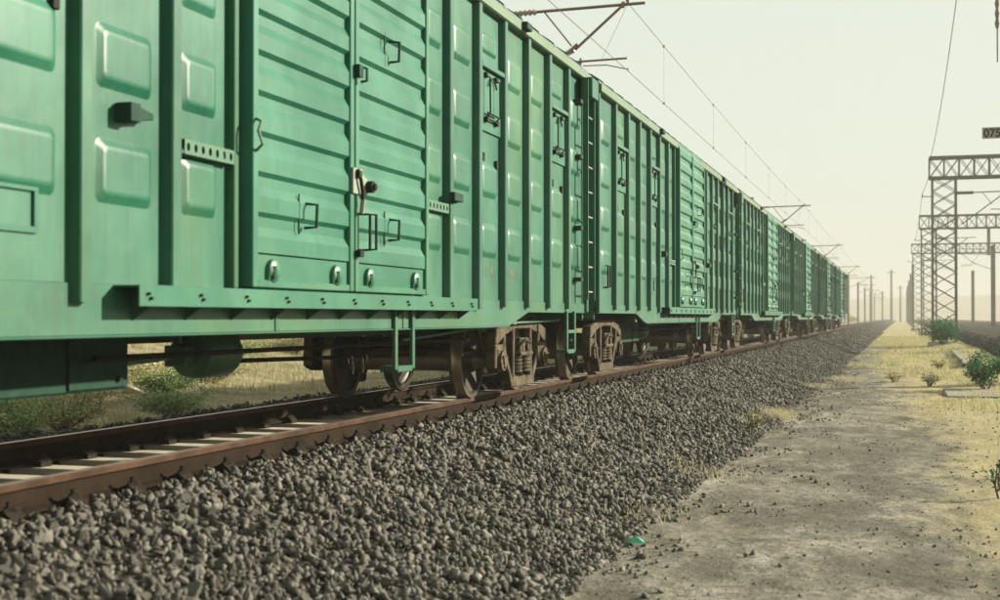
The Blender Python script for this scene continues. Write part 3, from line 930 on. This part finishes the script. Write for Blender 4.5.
            b.box(min(s * 1.0, s * 1.19), max(s * 1.0, s * 1.19), yb - .14, yb + .14, .50, .60); b.lathe([(.05, 0), (.05, .03)], (s * 1.19 if s > 0 else s * 1.19 - .03, yb, .55), 'x', 8)
            b.tube([(s * 1.17, yb - .25, .53), (s * 1.21, yb - .12, .64), (s * 1.21, yb + .1, .60), (s * 1.17, yb + .27, .64)], .018, 6)
            b.build('bolster_end', M['cast'], bog, bevel=.012)
            for q in (-1, 1):
                ya = yb + q * .9
                b = MB(); b.lathe([(.135, -.10), (.135, .03), (.115, .05), (.115, .075), (.05, .08), (.05, .095)] if s > 0 else [(.05, -.095), (.05, -.08), (.115, -.075), (.115, -.05), (.135, -.03), (.135, .10)], (s * 1.11, ya, .42), 'x', 16)
                for k in range(3):
                    a = k * 2 * math.pi / 3 + .5
                    b.lathe([(.018, 0), (.018, .02)], (s * 1.185 if s > 0 else s * 1.205, ya + .075 * math.cos(a), .42 + .075 * math.sin(a)), 'x', 6)
                b.box(min(s * 1.03, s * 1.14), max(s * 1.03, s * 1.14), ya - .13, ya + .13, .535, .595)
                b.build('axle_box', M['cast'], bog, smooth=False)
                b = MB()
                inner = s * .68
                prof = [(.10, .0), (.10, .03), (.30, .055), (.36, .03), (.372, .0), (.430, .0), (.448, .010), (.448, .022), (.428, .034)]
                if s > 0:
                    b.lathe([(r, t) for r, t in prof], (inner, ya, .42), 'x', 40, caps=False)
                    b.mi = 1; b.lathe([(.428, .034), (.420, .045), (.416, .135), (.396, .137)], (inner, ya, .42), 'x', 40, caps=False)
                    b.mi = 0; b.lathe([(.396, .137), (.370, .137), (.352, .105), (.16, .075), (.12, .165), (.09, .165)], (inner, ya, .42), 'x', 40, caps=False)
                else:
                    b.lathe([(r, -t) for r, t in prof], (inner, ya, .42), 'x', 40, caps=False)
                    b.mi = 1; b.lathe([(.430, .0), (.448, -.010), (.448, -.022), (.428, -.034), (.420, -.045), (.416, -.135)], (inner, ya, .42), 'x', 40, caps=False)
                    b.mi = 0; b.lathe([(.416, -.135), (.370, -.137), (.352, -.105), (.16, -.075), (.12, -.165), (.09, -.165)], (inner, ya, .42), 'x', 40, caps=False)
                b.build('wheel', [M['wheel'], M['tread']], bog, smooth=True)
        for q in (-1, 1):
            ya = yb + q * .9
            b = MB(); b.lathe([(.075, -1.08), (.075, -.90), (.105, -.85), (.13, -.6), (.122, -.4), (.122, .4), (.13, .6), (.105, .85), (.075, .90), (.075, 1.08)], (0, ya, .42), 'x', 20); b.build('axle', M['axle'], bog, smooth=True)
            yk = ya - q * .47
            b = MB(); b.box(-.92, .92, yk - .05, yk + .05, .36, .44); b.tube([(-.9, yk, .40), (0, yk - q * .18, .40), (.9, yk, .40)], .03, 6)
            for s in (-1, 1):
                b.prism([(ya - q * .46, .22), (ya - q * .40, .58), (ya - q * .44, .60), (ya - q * .50, .24)], min(s * .70, s * .80), max(s * .70, s * .80), 'x')
            b.build('brake_beam', M['cast'], bog, bevel=.008)
    # stencilled marks, worn to a few strokes
    b = MB()
    r = random.Random(3)
    for base in (3.58, 4.46):
        for k in range(5):
            yy = base + k * .085
            b.box(SKIN + .0005, SKIN + .002, yy, yy + .010, 1.30, 1.40)
            if r.random() < .7: b.box(SKIN + .0005, SKIN + .002, yy + .011, yy + .045, 1.392 - r.choice((0, .05)), 1.40 - r.choice((0, 0)))
            if r.random() < .6: b.box(SKIN + .0005, SKIN + .002, yy + .046, yy + .054, 1.30, 1.36)
    b.box(SKIN + .0005, SKIN + .002, 5.58, 5.59, 1.30, 1.42)
    tag(b.build('stencil_marks', M['stencil'], car), kind='stuff')
    return car


CAR0, PITCH = 9.17, 16.76
car = boxcar((0, CAR0, 0))
labels = ['green boxcar nearest the camera, cut by the left edge of the photo',
          'second green boxcar from the camera, behind the ladder end of the nearest one',
          'third green boxcar from the camera, mid-train', 'fourth green boxcar from the camera',
          'fifth green boxcar from the camera, last but one', 'farthest green boxcar, last of the train, its rear end against the sky']
for i, lb in enumerate(labels):
    c = car if i == 0 else copy_tree(car)
    c.location = (0, CAR0 + PITCH * i, 0)
    tag(c, lb, 'boxcar', 'green boxcars of the freight train')

# ------------------------------------------------------------------ overhead line of the near track
MASTS = [-26, 27.4, 80, 125, 178, 230, 282, 334, 390, 450]
ZM, ZC = 7.36, 5.97


def cantilever(parent, sgn=1):
    """arm reaching from a mast at x=-3.1 to the track centre (mirrored for sgn=-1); local to the mast base"""
    X = lambda x: x * sgn
    b = MB(); b.tube([(X(-1.95), 0, ZM - .04), (X(.36), 0, ZM)], .032, 8); arm = b.build('bracket_tube', M['tubebrown'], parent)
    b = MB(); b.tube([(X(-1.12), 0, 6.48), (X(-.10), 0, ZM - .01)], .030, 8); b.tube([(X(-3.0), 0, 5.75), (X(-1.5), 0, 6.32)], .03, 8); b.build('strut_tube', M['tubebrown'], arm)
    b = MB(); b.tube([(X(-1.20), 0, 6.56), (X(-1.78), 0, ZM - .06)], .018, 6); b.tube([(X(-1.24), 0, 6.44), (X(-1.06), 0, 6.58)], .05, 8); b.build('tie_rod', M['tubebrown'], arm)
    for (xa, za), (xb, zb) in (((-2.85, ZM - .06), (-1.95, ZM - .04)), ((-1.5, 6.32), (-1.12, 6.48))):
        b = MB(); n_ = 9
        pts, rad = [], []
        for k in range(n_ * 2 + 1):
            t = k / (n_ * 2); pts.append((X(xa + (xb - xa) * t), 0, za + (zb - za) * t)); rad.append(.075 if k % 2 else .035)
        b.tube(pts, rad, 10); b.build('insulator', M['porcelain'], arm)
    b = MB(); b.tube([(X(-1.15), 0, 6.22), (X(-.02), 0, 6.24)], .022, 8); b.box(min(X(-1.02), X(-.98)), max(X(-1.02), X(-.98)), -.03, .03, 6.17, 6.29); b.build('registration_tube', M['tubebrown'], arm)
    b = MB(); b.tube([(X(-.95), 0, 6.13), (X(-.45), 0, 6.12), (X(-.05), 0, 6.02), (X(0), 0, 6.03), (X(0), 0, ZC)], .012, 6); b.build('steady_arm', M['tubebrown'], arm)
    b = MB(); b.box(-.03, .03, -.05, .05, ZM - .02, ZM + .10); b.box(min(X(-.13), X(-.07)), max(X(-.13), X(-.07)), -.04, .04, ZM - .07, ZM + .05); b.build('wire_clamp', M['tubebrown'], arm)
    b = MB(); b.tube([(X(-.02), 0, ZM - .02), (X(-.55), 0, 6.26)], .004, 5); b.build('stay_wire', M['wire'], arm)


def concrete_mast(loc, label, h=8.1, arm=True, sgn=1, group='masts left of the track', wd=.36):
    o = empty('catenary_mast', loc)
    b = MB()
    k = 1 if sgn > 0 else -1
    xm = -3.1 * k
    for q in (-1, 1): b.box(xm - wd / 2, xm + wd / 2, q * wd * .42 - .035, q * wd * .42 + .035, -.6, h)
    b.build('mast_flange', M['pole'], o, bevel=.01)
    b = MB()
    z = -.4
    while z < h - .3:
        b.box(xm - .04, xm + .04, -wd * .38, wd * .38, z, z + .22); z += .62
    b.box(xm - .035, xm + .035, -wd * .38, wd * .38, h - .3, h)
    b.build('mast_web', M['pole'], o)
    if arm: cantilever(o, sgn)
    tag(o, label, 'catenary mast', group)
    return o


ordn = ['first', 'second', 'third', 'fourth', 'fifth', 'sixth', 'seventh', 'eighth', 'ninth']
for i, my in enumerate(MASTS[1:]):
    if i == 0: lb = 'nearest catenary mast, its brown arm reaching over the first boxcar'
    elif i < 4: lb = 'catenary mast behind the train, its arm %s in line above the roofs' % ordn[i]
    else: lb = 'pale catenary mast past the end of the train, %s in the row' % ordn[i - 4]
    concrete_mast((0, my, 0), lb, 7.9)


def span_wire(name, label, zf, sag, r, x=0.0, ys=MASTS):
    b = MB(); pts = []
    for a, c in zip(ys[:-1], ys[1:]):
        for t in np.linspace(0, 1, 13)[:-1]:
            pts.append((x, a + (c - a) * t, zf - sag * 4 * t * (1 - t)))
    pts.append((x, ys[-1], zf)); b.tube(pts, r, 5)
    return tag(b.build(name, M['wire'], None), label, 'wire')


span_wire('contact_wire', 'lower overhead wire running above the train roofs', ZC, .02, .0065)
mw = span_wire('messenger_wire', 'upper overhead wire with droppers above the train', ZM + .02, .16, .006)
for a, c in zip(MASTS[1:5], MASTS[2:6]):
    n_ = 6
    for k in range(n_):
        t = (k + .5) / n_; yy = a + (c - a) * t
        zt = ZM + .02 - .16 * 4 * t * (1 - t); zb = ZC - .02 * 4 * t * (1 - t)
        b = MB(); b.tube([(0, yy, zb), (0, yy, zt)], .003, 5); b.box(-.02, .02, yy - .03, yy + .03, zb - .015, zb + .03); b.box(-.02, .02, yy - .03, yy + .03, zt - .03, zt + .02)
        b.build('dropper', M['wire'], mw)

# ------------------------------------------------------------------ lattice gantries on the right
def lattice_tower(o, x, y, z0, z1, wx=1.24, wy=1.1):
    cs = [(x + a * wx / 2, y + c * wy / 2) for a, c in ((-1, -1), (1, -1), (1, 1), (-1, 1))]
    for cx, cy in cs:
        b = MB(); b.box(cx - .055, cx + .055, cy - .055, cy + .055, z0, z1); b.build('tower_leg', M['galv'], o)
    b = MB(); n_ = 12; dz = (z1 - z0 - .2) / n_
    for i in range(4):
        p, q = cs[i], cs[(i + 1) % 4]
        for k in range(n_):
            za, zb = z0 + .2 + k * dz, z0 + .2 + (k + 1) * dz
            b.bar((*p, za), (*q, zb), .04); b.bar((*q, za), (*p, zb), .04)
    b.build('tower_bracing', M['galv'], o)
    b = MB(); b.box(x - wx * .7, x + wx * .7, y - wy * .7, y + wy * .7, z0 - 1.0, z0 + .12); b.build('footing', M['concrete'], o)


def gantry(y, label, x=7.66, z0=-.58, ztop=9.75, span=19, wx=1.24, drop=None):
    o = empty('lattice_gantry', (x, y, 0))
    zb = ztop - 1.12
    lattice_tower(o, 0, 0, z0, zb, wx)
    lattice_tower(o, span, 0, z0, zb, wx)
    xa, xb = -.78, span + .8
    b = MB()
    for yy in (-.5, .5):
        for z in (zb, ztop): b.box(xa, xb, yy - .06, yy + .06, z - .06, z + .06)
    b.build('beam_chord', M['galv'], o)
    b = MB(); k = int((xb - xa) / .78); st_ = (xb - xa) / k
    for yy in (-.5, .5):
        for i in range(k + 1):
            b.box(xa + i * st_ - .035, xa + i * st_ + .035, yy - .035, yy + .035, zb, ztop)
        for i in range(k):
            p0, p1 = xa + i * st_, xa + (i + 1) * st_
            b.bar((p0, yy, zb), (p1, yy, ztop), .035); b.bar((p1, yy, zb), (p0, yy, ztop), .035)
    for i in range(k + 1):
        for z in (zb, ztop): b.bar((xa + i * st_, -.5, z), (xa + i * st_, .5, z), .04)
    b.build('beam_bracing', M['galv'], o)
    # cantilever carried on the tower
    zt = 7.72
    b = MB(); b.bar((.55, -.6, zt), (3.9, -.6, zt + .06), .06); b.bar((.9, -.6, 6.0), (3.2, -.6, zt), .06); b.bar((2.0, -.6, zt), (2.5, -.6, 7.05), .03); b.bar((2.4, -.6, 6.8), (4.6, -.6, 6.75), .045)
    b.bar((-1.15, 0, zt - .1), (-.5, 0, zt - .1), .05); b.bar((-1.15, 0, zt - .14), (-1.15, 0, zt + .06), .05)
    b.build('cantilever', M['galv'], o)
    b = MB(); pts, rad = [], []
    for i in range(17): pts.append((.62 + .9 * i / 16, -.6, zt + .01)); rad.append(.11 if i % 2 else .06)
    b.tube(pts, rad, 8); b.build('insulator', M['galv'], o)
    if drop:
        b = MB(); b.box(drop - .13, drop + .13, -.13, .13, zb - 2.4, zb - .06); b.build('drop_post', M['porcelain'], o)
    tag(o, label, 'gantry', 'lattice gantries beside the path')
    return o


GY = [79, 124, 172]
gantry(79, 'nearest lattice gantry, its tall tower standing behind the green bush')
gantry(124, 'second lattice gantry, with a post hanging under its beam', drop=4.95)
gantry(172, 'third lattice gantry, hazy, beam lowest of the three', x=7.3)
for i, (yy, xx) in enumerate(((222, 7.05), (270, 7.0), (322, 6.9), (380, 6.8), (440, 6.8))):
    o = empty('catenary_mast', (xx, yy, 0)); b = MB()
    for q in (-1, 1): b.box(-.17, .17, q * .2 - .05, q * .2 + .05, -.8, 9.2)
    b.build('mast_flange', M['pole'], o)
    b = MB(); z = -.5
    while z < 9: b.box(-.17, .17, -.16, .16, z, z + .3); z += 1.0
    b.build('mast_web', M['pole'], o)
    tag(o, 'hazy mast %s in the row receding behind the lattice gantries' % ordn[i], 'catenary mast', 'masts receding right of the path')
# masts in the yard on the right
yard = [(14.3, 146, 8.2, 'mast with an arm in the yard, tallest between the tower legs and the right edge'), (15.2, 206, 7.6, 'slim pale mast just right of the nearest lattice tower'), (20.0, 184, 8.0, 'slim pale mast near the right edge of the photo')]
for i, (xx, yy, hh, lb) in enumerate(yard):
    concrete_mast((xx - 3.1, yy, 0), lb, hh, arm=(i == 0), sgn=-1, group='masts standing in the yard', wd=.42)
# tall masts standing apart near the vanishing point
for xx, yy, hh, lb in ((-3.4, 420, 13.5, 'tall hazy mast between the train end and the gantry row, left one'), (2.4, 420, 15.0, 'tallest hazy pole beyond the end of the path'), (4.9, 500, 12.0, 'thin hazy pole closest to the row of receding masts'), (-1.8, 540, 11.0, 'short hazy pole between the two tall distant masts')):
    o = empty('distant_pole', (xx, yy, 0)); b = MB(); b.tube([(0, 0, -.8), (0, 0, hh)], [.45, .28], 8); b.build('pole', M['pole'], o)
    b = MB(); b.box(-1.2, 1.2, -.1, .1, hh - .9, hh - .7); b.build('cross_arm', M['pole'], o)
    tag(o, lb, 'pole', 'poles far down the line')

# earth wire along the gantry tops, and the near mast with its number plate
ew = [(7.62, -14, 13.1), (7.60, 34, 12.6), (7.58, 50, 12.35), (7.5, 79, 9.95), (7.4, 124, 8.2), (7.2, 172, 9.0)]
pts = []
yy = np.linspace(0, 1, 30)
A, B = Vector((7.35, 30, 14.6)), Vector((6.98, 79, 9.85))
for t in yy: pts.append(A.lerp(B, t) + Vector((0, 0, -1.2 * 4 * t * (1 - t))))
b = MB(); b.tube(pts, .016, 5)
tag(b.build('earth_wire', M['wire']), 'thin wire running down to the top of the nearest lattice gantry', 'wire')
C_, D_ = Vector((6.98, 79, 9.8)), Vector((6.5, 79, 7.75))
b = MB(); pts = [C_.lerp(D_, t) + Vector((.12 * math.sin(math.pi * t), 0, 0)) for t in np.linspace(0, 1, 9)]
pts += [Vector((6.5, 79, 7.75)).lerp(Vector((6.5, 124, 7.65)), t) - Vector((0, 0, .5 * 4 * t * (1 - t))) for t in np.linspace(0.05, 1, 14)]
b.tube(pts, .013, 5); tag(b.build('feeder_wire', M['wire']), 'thin wire hanging from the left end of the nearest gantry beam', 'wire')

nm = empty('catenary_mast', (8.72, 36, 0))
b = MB()
for q in (-1, 1): b.box(-.16, .16, q * .15 - .03, q * .15 + .03, -.9, 14.6)
b.build('mast_flange', M['pole'], nm)
b = MB(); z = -.4
while z < 14: b.box(-.03, .03, -.13, .13, z, z + .25); z += .7
b.bar((-2.2, 0, 14.4), (1.5, 0, 14.4), .12)
b.build('mast_web', M['pole'], nm)
b = MB(); pts, rad = [], []
for i in range(15): pts.append((-1.0, 0, 9.9 - i * .125)); rad.append(.06 if i % 2 else .035)
b.tube(pts, rad, 8); b.tube([(-1.0, 0, 14.4), (-1.0, 0, 9.9)], .02, 6); b.tube([(-1.0, 0, 8.15), (-1.0, 0, 7.3)], .018, 6); b.build('hanging_insulator', M['pole'], nm)
tag(nm, 'mast just past the right edge, an insulator string hanging from its arm', 'catenary mast')
sg = empty('number_plate', (7.34, 35.8, 5.5))
b = MB(); b.box(0, .70, -.012, .012, -.14, .14); b.bar((.60, .03, .08), (1.26, .12, .08), .03); b.bar((.60, .03, -.08), (1.26, .12, -.08), .03)
b.build('plate', M['signplate'], sg)
tc = bpy.data.curves.new('number_text', 'FONT'); tc.body = '075'; tc.size = .29; tc.extrude = .003; tc.offset = 0.006
to = bpy.data.objects.new('tmp', tc); COL.objects.link(to)
bpy.context.view_layer.update()
dg = bpy.context.evaluated_depsgraph_get()
tm = bpy.data.meshes.new_from_object(to.evaluated_get(dg)); bpy.data.objects.remove(to, do_unlink=True)
tm.materials.clear(); tm.materials.append(M['ink'])
tx = bpy.data.objects.new('numerals', tm); COL.objects.link(tx); tx.parent = sg
tx.rotation_euler = (R(90), 0, 0); tx.location = (.03, -.017, -.10); tx.scale = (.95, 1, 1)
tag(sg, 'small plate reading 075 at the right edge against the sky', 'sign')

# ------------------------------------------------------------------ vegetation
def blades(name, x, y, z, h, wd, mat, lean=.45, parent=None):
    n_ = len(x)
    a = rng.uniform(0, 2 * np.pi, n_); l = rng.uniform(0, lean, n_) * h; la = rng.uniform(0, 2 * np.pi, n_)
    dx, dy = np.cos(a) * wd / 2, np.sin(a) * wd / 2
    p0 = np.stack([x - dx, y - dy, z - .01], 1); p1 = np.stack([x + dx, y + dy, z - .01], 1)
    mx, my, mz = x + l * .3 * np.cos(la), y + l * .3 * np.sin(la), z + h * .6
    p2 = np.stack([mx + dx * .7, my + dy * .7, mz], 1); p3 = np.stack([mx - dx * .7, my - dy * .7, mz], 1)
    p4 = np.stack([x + l * np.cos(la), y + l * np.sin(la), z + h], 1)
    V = np.stack([p0, p1, p2, p3, p4], 1).reshape(-1, 3)
    i = np.arange(n_) * 5
    F = np.concatenate([np.stack([i, i + 1, i + 2], 1), np.stack([i, i + 2, i + 3], 1), np.stack([i + 3, i + 2, i + 4], 1)])
    return tri_mesh(name, V, F, mat, parent)


# dry grass right of the path
n = 150000
y = 8 + (120 - 8) * rng.random(n) ** 1.7; x = rng.uniform(3.6, 8.6, n)
edge = x + .030 * y + 4.0 * (vnoise(x, y * .4, .45, 31) - .5) + 2.5 * (vnoise(x, y, 1.6, 32) - .5)
kp = rng.random(n) < sstep(5.8, 7.2, edge) * (.10 + .90 * sstep(.25, .7, vnoise(x, y * .6, 1.4, 33)))
x, y = x[kp], y[kp]
h = (0.03 + 0.10 * rng.random(len(x)) ** 2) * (1 + .3 * sstep(25, 60, y))
tag(blades('dry_grass', x, y, ground_h(x, y), h, .006 + .00022 * y, M['straw'], .9), 'short yellow dry grass beside the dirt path', 'grass', kind='stuff')
# tufts at the ballast toe
for k, (tx_, ty_, nn, hh, sp_) in enumerate(((3.42, 23.0, 560, .24, .2), (3.35, 14.5, 150, .15, .35), (3.5, 33, 300, .18, .3), (3.38, 11.3, 90, .12, .3), (3.9, 37.5, 420, .14, .5))):
    xx = rng.normal(tx_, sp_ * .6, nn); yy = rng.normal(ty_, sp_, nn)
    o = blades('grass_tuft', xx, yy, np.maximum(ground_h(xx, yy), bed_surface(xx, yy)), hh * (.4 + .6 * rng.random(nn)), np.full(nn, .006), M['strawpale'], 1.6)
    tag(o, ['pale straw tuft at the ballast foot, fullest of the row', 'sparse straw tuft low on the ballast, toward the camera', 'straw tuft at the ballast foot beyond the fullest tuft', 'tiny straw tuft nearest the camera at the ballast foot', 'farthest straw tuft spreading on the path edge'][k], 'grass tuft', 'straw tufts along the ballast foot', 'stuff')
# bank beyond the train
n = 90000
y = 10 + 90 * rng.random(n) ** 1.3; x = -3.6 - 21.0 * rng.random(n) ** 0.9
kp = rng.random(n) < .3 + .7 * vnoise(x, y, .8, 41); x, y = x[kp], y[kp]
h = (.05 + .26 * rng.random(len(x)) ** 1.6) * (.3 + 1.1 * vnoise(x, y, .7, 42)) * sstep(-3.3, -5.0, x)
tag(blades('bank_grass', x, y, ground_h(x, y), h, .010 + .0003 * y, M['weed'], .8), 'straw and green grass covering the bank behind the train', 'grass', kind='stuff')


def bush(loc, rad, hgt, nleaf, leaf, mat, label, group=None, stems=7, cat='bush', name='bush', tall=1.0, aspect=.5):
    o = empty(name, loc)
    r = random.Random(int(loc[0] * 31 + loc[1] * 7))
    b = MB(); tips = []
    for k in range(stems):
        a = r.uniform(0, 6.28); l = rad * r.uniform(.25, 1.0); hh = hgt * r.uniform(.55, 1.0)
        p = [Vector((0, 0, -.05)) + Vector((r.gauss(0, .03), r.gauss(0, .03), 0))]
        for t in (.35, .7, 1.0):
            p.append(Vector((l * math.cos(a) * t ** .8 + r.gauss(0, .03), l * math.sin(a) * t ** .8 + r.gauss(0, .03), hh * t)))
        b.tube(p, [.014, .011, .008, .004], 5); tips.append(p)
        for _ in range(2):
            q = p[r.choice((1, 2))]; e = q + Vector((r.gauss(0, rad * .35), r.gauss(0, rad * .35), hgt * r.uniform(.05, .25)))
            b.tube([q, (q + e) / 2 + Vector((0, 0, .03)), e], [.007, .005, .003], 4); tips.append([q, (q + e) / 2, e])
    b.build('stems', M['stem'], o)
    V, F = [], []
    for i in range(nleaf):
        p = r.choice(tips); t = r.uniform(.25, 1.0) * (len(p) - 1); k = min(int(t), len(p) - 2)
        c = p[k].lerp(p[k + 1], t - k) + Vector((r.gauss(0, rad * .13), r.gauss(0, rad * .13), r.gauss(0, hgt * .06)))
        if c.z < .02: c.z = .02 + r.random() * .05
        d = Vector((r.gauss(0, 1), r.gauss(0, 1), r.gauss(.25, .6))).normalized()
        sd = d.cross(Vector((r.gauss(0, 1), r.gauss(0, 1), r.gauss(0, 1)))).normalized()
        nrm = d.cross(sd); L = leaf * r.uniform(.6, 1.3); W = L * aspect
        i0 = len(V)
        V += [c, c + d * L * .45 + sd * W * .5 + nrm * L * .06, c + d * L, c + d * L * .45 - sd * W * .5 + nrm * L * .06]
        F += [(i0, i0 + 1, i0 + 2), (i0, i0 + 2, i0 + 3)]
    tri_mesh('foliage', np.array([v[:] for v in V]), np.array(F), mat, o)
    return tag(o, label, cat, group)


def gp(x, y): return (x, y, float(ground_h(x, y)))


bush(gp(7.55, 76.5), 1.05, 1.5, 2600, .13, M['leaf'], 'green bush at the foot of the nearest lattice tower', stems=14)
bush(gp(7.25, 33.0), .55, .95, 1300, .085, M['leaf'], 'leafy green bush beside the pale concrete slab', stems=11)
bush(gp(8.35, 36.0), .8, 1.35, 1700, .095, M['leaf'], 'green bush cut by the right edge above the slab', stems=12)
bush(gp(6.30, 13.3), .10, .42, 60, .06, M['leaf'], 'thin green seedling at the right edge of the path', stems=3, cat='plant', name='seedling')
bush(gp(6.55, 46.0), .4, .35, 300, .07, M['leafdry'], 'low green weed in the dry grass before the slanting kerb', stems=8, cat='plant', name='weed')
bush(gp(5.2, 37.0), .3, .3, 220, .06, M['leafdry'], 'small dull weed at the left edge of the dry grass', stems=7, cat='plant', name='weed')
bush(gp(6.05, 34.5), .3, .40, 240, .06, M['leafdry'], 'small weed left of the pale slab', stems=7, cat='plant', name='weed')
bush((3.30, 19.6, float(bed_surface(np.array(3.3), np.array(19.6)))), .16, .38, 130, .06, M['leafdry'], 'little green weed growing on the ballast slope', stems=5, cat='plant', name='weed')
scrub = [(-8.6, 18.6, 1.1, .8, 'scrub bush half hidden under the equipment box'), (-9.0, 20.6, 1.3, 1.0, 'densest green scrub bush under the first boxcar'),
         (-9.3, 22.6, 1.1, .9, 'green scrub bush left of the lying post'), (-9.0, 24.3, .8, .6, 'low scrub bush beside the lying post'), (-8.5, 16.6, 1.2, .8, 'scrub bush at the far left edge behind the rails'),
         (-10.2, 28.5, .9, .55, 'small scrub bush seen below the brake cylinder'), (-11.5, 31.5, 1.0, .6, 'scrub bush on the bank right of the brake cylinder'), (-13, 27, 1.3, .8, 'large scrub bush higher on the bank'),
         (-12.5, 38, 1.2, .7, 'scrub bush on the bank seen left of the first wheel'), (-11.0, 47, 1.0, .7, 'scrub bush seen between the two wheels of the near bogie'), (-15, 40, 1.4, .9, 'farthest scrub bush up on the bank')]
for k, (xx, yy, rr, hh, lb) in enumerate(scrub):
    xx, yy = 5.4 - (5.4 - xx) * 1.27, yy * 1.27
    bush(gp(xx, yy), rr * 1.35, hh * 1.3, 5200, .080, M['leafdry'] if k % 3 else M['leafgreen'], lb, 'scrub bushes on the bank', stems=24, name='scrub_bush')

front = [(-8.9, 17.4, 1.0, .85, 'leafy scrub bush in the ditch at the left edge of the photo'), (-9.0, 19.3, 1.1, .95, 'leafy scrub bush in the ditch below the equipment box'),
         (-9.2, 21.2, 1.1, 1.0, 'leafy scrub bush in the ditch under the right end of the equipment box'), (-9.4, 25.6, .9, .7, 'low leafy scrub bush in the ditch right of the lying post')]
for k, (xx, yy, rr, hh, lb) in enumerate(front):
    bush(gp(xx, yy), rr, hh, 4600, .065, M['leafgreen'] if k % 2 else M['leafdry'], lb, 'scrub bushes in the ditch', stems=22, name='scrub_bush')

# hazy scrub trees near the horizon
for k in range(7):
    xx = [-40, -30, -22, -15, -9, -14, -34, 26, 34, 45, 52, 60, 72, 30][k]; yy = [330, 300, 380, 340, 430, 470, 420, 420, 360, 380, 450, 400, 470, 520][k]
    bush((xx, yy, GZ), 2.6, 2.2 + .5 * (k % 3), 520, .55, M['leafdry'], 'hazy scrub tree on the horizon %s' % ('beyond the train, counted %s from the left' % (['first', 'fourth', 'fifth', 'sixth', 'seventh', 'third', 'second'][k]) if k < 7 else 'behind the yard masts, %s planted in the row' % (['first', 'third', 'fourth', 'sixth', 'fifth', 'seventh', 'second'][k - 7])), 'scrub trees on the horizon', stems=9, cat='tree', name='scrub_tree')

# ------------------------------------------------------------------ small things
b = MB(); b.box(-.55, .55, -1.6, 1.6, -.25, .045); o = b.build('concrete_slab', M['slab'], bevel=.02); o.location = (6.85, 31.5, GZ); tag(o, 'pale concrete slab lying in the dry grass', 'slab')
b = MB(); b.box(-.22, .22, -9, 9, -.3, .10); o = b.build('concrete_kerb', M['slab'], bevel=.02); o.location = (7.62, 55, GZ + .12); o.rotation_euler = (0, 0, R(-.6)); tag(o, 'narrow pale concrete strip along the foot of the gravel slope', 'kerb')
b = MB(); b.box(-.07, .07, -1.6, 1.6, -.05, .05); o = b.build('lying_post', M['wood'], bevel=.01); o.location = (-12.6, 29.4, -.98); o.rotation_euler = (R(10), R(4), R(62)); o.scale = (1.3, 1.3, 1.3); tag(o, 'weathered post lying slanted on the bank behind the rails', 'post')
b = MB(); r = random.Random(8)
bm = bmesh.new()
for _ in range(16): bm.verts.new((r.gauss(0, .07), r.gauss(0, .05), abs(r.gauss(0, .025))))
bmesh.ops.convex_hull(bm, input=bm.verts); me = bpy.data.meshes.new('crumpled_bag'); bm.to_mesh(me); bm.free()
o = link_mesh('crumpled_bag', me, M['bag']); o.location = (3.50, 9.84, float(ground_h(3.50, 9.84)) + .015); o.scale = (.55, .55, .8); tag(o, 'crumpled green plastic bag at the ballast foot', 'litter')
for (xx, yy, s, lb) in ((5.42, 39, 1.0, 'small white scrap on the path left of the dry grass'), (6.15, 40, 1.6, 'larger white scrap lying in the dry grass')):
    o = link_mesh('paper_scrap', me.copy(), None); o.data.materials.clear(); o.data.materials.append(M['paper']); o.location = (xx, yy, float(ground_h(xx, yy)) + .03); o.scale = (s, s, s); tag(o, lb, 'litter', 'white scraps by the path')

# ------------------------------------------------------------------ haze
b = MB(); b.box(-1600, 1600, -260, 1800, -4.5, 40)
hm = bpy.data.materials.new('haze_air'); hm.use_nodes = True
ht = hm.node_tree
for nd in list(ht.nodes):
    if nd.type == 'BSDF_PRINCIPLED': ht.nodes.remove(nd)
pv = ht.nodes.new('ShaderNodeVolumePrincipled')
pv.inputs['Color'].default_value = (0.71, 0.69, 0.635, 1)
pv.inputs['Density'].default_value = 0.0010
pv.inputs['Anisotropy'].default_value = 0.0
ht.links.new(pv.outputs[0], ht.nodes['Material Output'].inputs['Volume'])
tag(b.build('haze', hm), 'pale dusty haze over the whole place', 'haze', kind='stuff')
